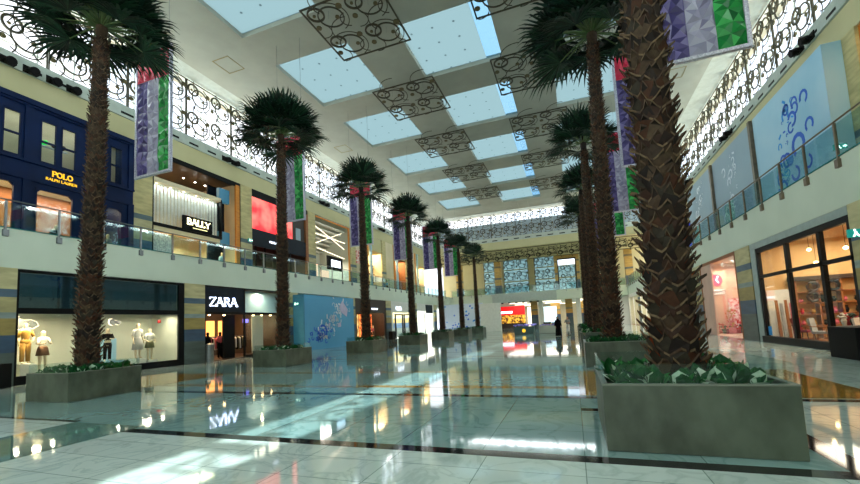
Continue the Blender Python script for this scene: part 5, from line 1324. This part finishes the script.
def banner(first=[None]):
    if first[0] is None:
        r = empty('flag_banner'); W = 2.13; zb, zr, zt = 8.45, 12.7, 14.06; bd = .09; rnd = random.Random(2)
        sw = (W-2*bd)/3
        for k, nm in enumerate(('purple','white','green')):
            mb = MB(); facets(mb, bd+sw*k, bd+sw*(k+1), zb+bd, zr, .34, rnd, 1); tri_build(mb, nm+'_stripe', M['b_'+nm], r)
        mb = MB(); facets(mb, bd, W-bd, zr, zt-bd, .4, rnd, 1); tri_build(mb, 'red_top', M['b_red'], r)
        MB().box(bd, W-bd, .03, .05, zb+bd, zt-bd).build('backing', M['b_white'], r)
        m = MB().box(0,W,-.05,.07,zb,zb+bd).box(0,W,-.05,.07,zt-bd,zt).box(0,bd,-.05,.07,zb+bd,zt-bd).box(W-bd,W,-.05,.07,zb+bd,zt-bd)
        for i in range(70):
            t = i/70*(zt-zb)
            ellipsoid(m, (0,0,zb+t), (.04,.05,.04), 6, 4); ellipsoid(m, (W,0,zb+t), (.04,.05,.04), 6, 4)
        m.build('sequin_border', M['sequin'], r)
        c = MB().tube([(.15,0,zt),(.15,0,ZC)], .01, 5).tube([(W-.15,0,zt),(W-.15,0,ZC)], .01, 5); c.build('suspension_wires', M['steel'], r)
        first[0] = r; return r
    return copy_tree(first[0])
BY = [11.3, 20.0, 28.8, 37.4, 46.2, 54.9]
for i, y in enumerate(BY):
    o = banner(); o.location = (-17.3, y, 0); tag(o, 'hanging red, purple, white and green flag banner, %s in the left row' % ORD[i], 'banner', 'flag banners')
for i, y in enumerate([12.0, 20.0, 28.8, 37.4, 46.2]):
    o = banner(); o.location = (2.75 if i == 0 else 2.65, y, 0 if i else -.1); tag(o, 'hanging red, purple, white and green flag banner, %s in the right row' % ORD[i], 'banner', 'flag banners')

# ------------------------------------------------------------------ light, sky, camera
w = bpy.data.worlds.new('sky'); scene.world = w; w.use_nodes = True; N = w.node_tree.nodes; L_ = w.node_tree.links
bg = N['Background']
tc = N.new('ShaderNodeTexCoord'); nz = N.new('ShaderNodeTexNoise'); nz.inputs['Scale'].default_value = 3; L_.new(tc.outputs['Generated'], nz.inputs[0])
rp = N.new('ShaderNodeValToRGB'); rp.color_ramp.elements[0].position = .4; rp.color_ramp.elements[1].position = .65
rp.color_ramp.elements[0].color = srgb(214,232,250); rp.color_ramp.elements[1].color = srgb(246,250,255)
L_.new(nz.outputs[0], rp.inputs[0]); L_.new(rp.outputs[0], bg.inputs[0]); bg.inputs[1].default_value = 1.2
sun = bpy.data.lights.new('sun', 'SUN'); sun.energy = 13.0; sun.angle = .009; sun.color = (1,.62,.48)
so = NEW('sun', sun); col.objects.link(so)
d = Vector((-.03, -.275, -1)); so.rotation_euler = d.to_track_quat('-Z', 'Y').to_euler()

# daylight in the frosted clerestory glazing, and added upward fills brightening the ceiling from the ledges
area('clerestory_daylight', (UL-1.3, 30, 18.3), (4, 78), 3000, (.88,1,.98), (0, -PI/2, 0))
area('clerestory_daylight', (UR+1.3, 30, 18.3), (4, 78), 3000, (.88,1,.98), (0, PI/2, 0))
area('clerestory_daylight', (-6.3, 71.6, 19.85), (36, .9), 350, (.9,1,.98), (-PI/2, 0, 0))
area('added_front_fill', (-6.3, Y0+.2, 8), (24, 12), 1000, (.9,1,.98), (PI/2, 0, 0))  # unseen fill added before the solid back wall to brighten camera-facing surfaces
for o_ in col.objects:
    if o_.name.startswith('clerestory_daylight'): o_.data.spread = 2.3
for y in (3, 13, 25, 37, 50, 62):
    for X_, sg in ((UL+.5, 1), (UR-.5, -1)):
        area('added_ledge_fill', (X_, y, 16.4), (.5, 1.2), 18, (1,.97,.9), (0, sg*(PI-.9)*-1, 0))  # added ceiling fills, separate from the modelled spotlights
P_ = [-3.42648338e-01,8.56091893e-02,5.02622782e-02,3.93877990e+02,431.141786,290.370283]
yaw, pitch, roll, fpx, pcx, pcy = P_
cyw, syw, cp, sp, cr, sr = math.cos(yaw), math.sin(yaw), math.cos(pitch), math.sin(pitch), math.cos(roll), math.sin(roll)
fw = Vector((syw*cp, cyw*cp, sp)); rt = Vector((cyw, -syw, 0)); dn = fw.cross(rt)
r2 = rt*cr + dn*sr; d2 = rt*-sr + dn*cr
cam = bpy.data.cameras.new('camera'); co = NEW('camera', cam); col.objects.link(co)
co.matrix_world = Matrix(((r2.x, -d2.x, -fw.x, 0), (r2.y, -d2.y, -fw.y, 0), (r2.z, -d2.z, -fw.z, 1.6), (0,0,0,1)))
cam.sensor_fit = 'HORIZONTAL'; cam.sensor_width = 36; cam.lens = 36*fpx/860
cam.shift_x = -(pcx-430)/860; cam.shift_y = (pcy-242)/860
cam.clip_end = 400
scene.camera = co
scene.view_settings.view_transform = 'Standard'; scene.view_settings.look = 'None'; scene.view_settings.gamma = 1; scene.view_settings.use_curve_mapping = False
scene.view_settings.exposure = 1.1
scene.cycles.max_bounces = 10; scene.cycles.diffuse_bounces = 5; scene.cycles.transparent_max_bounces = 16
scene.cycles.sample_clamp_indirect = 6
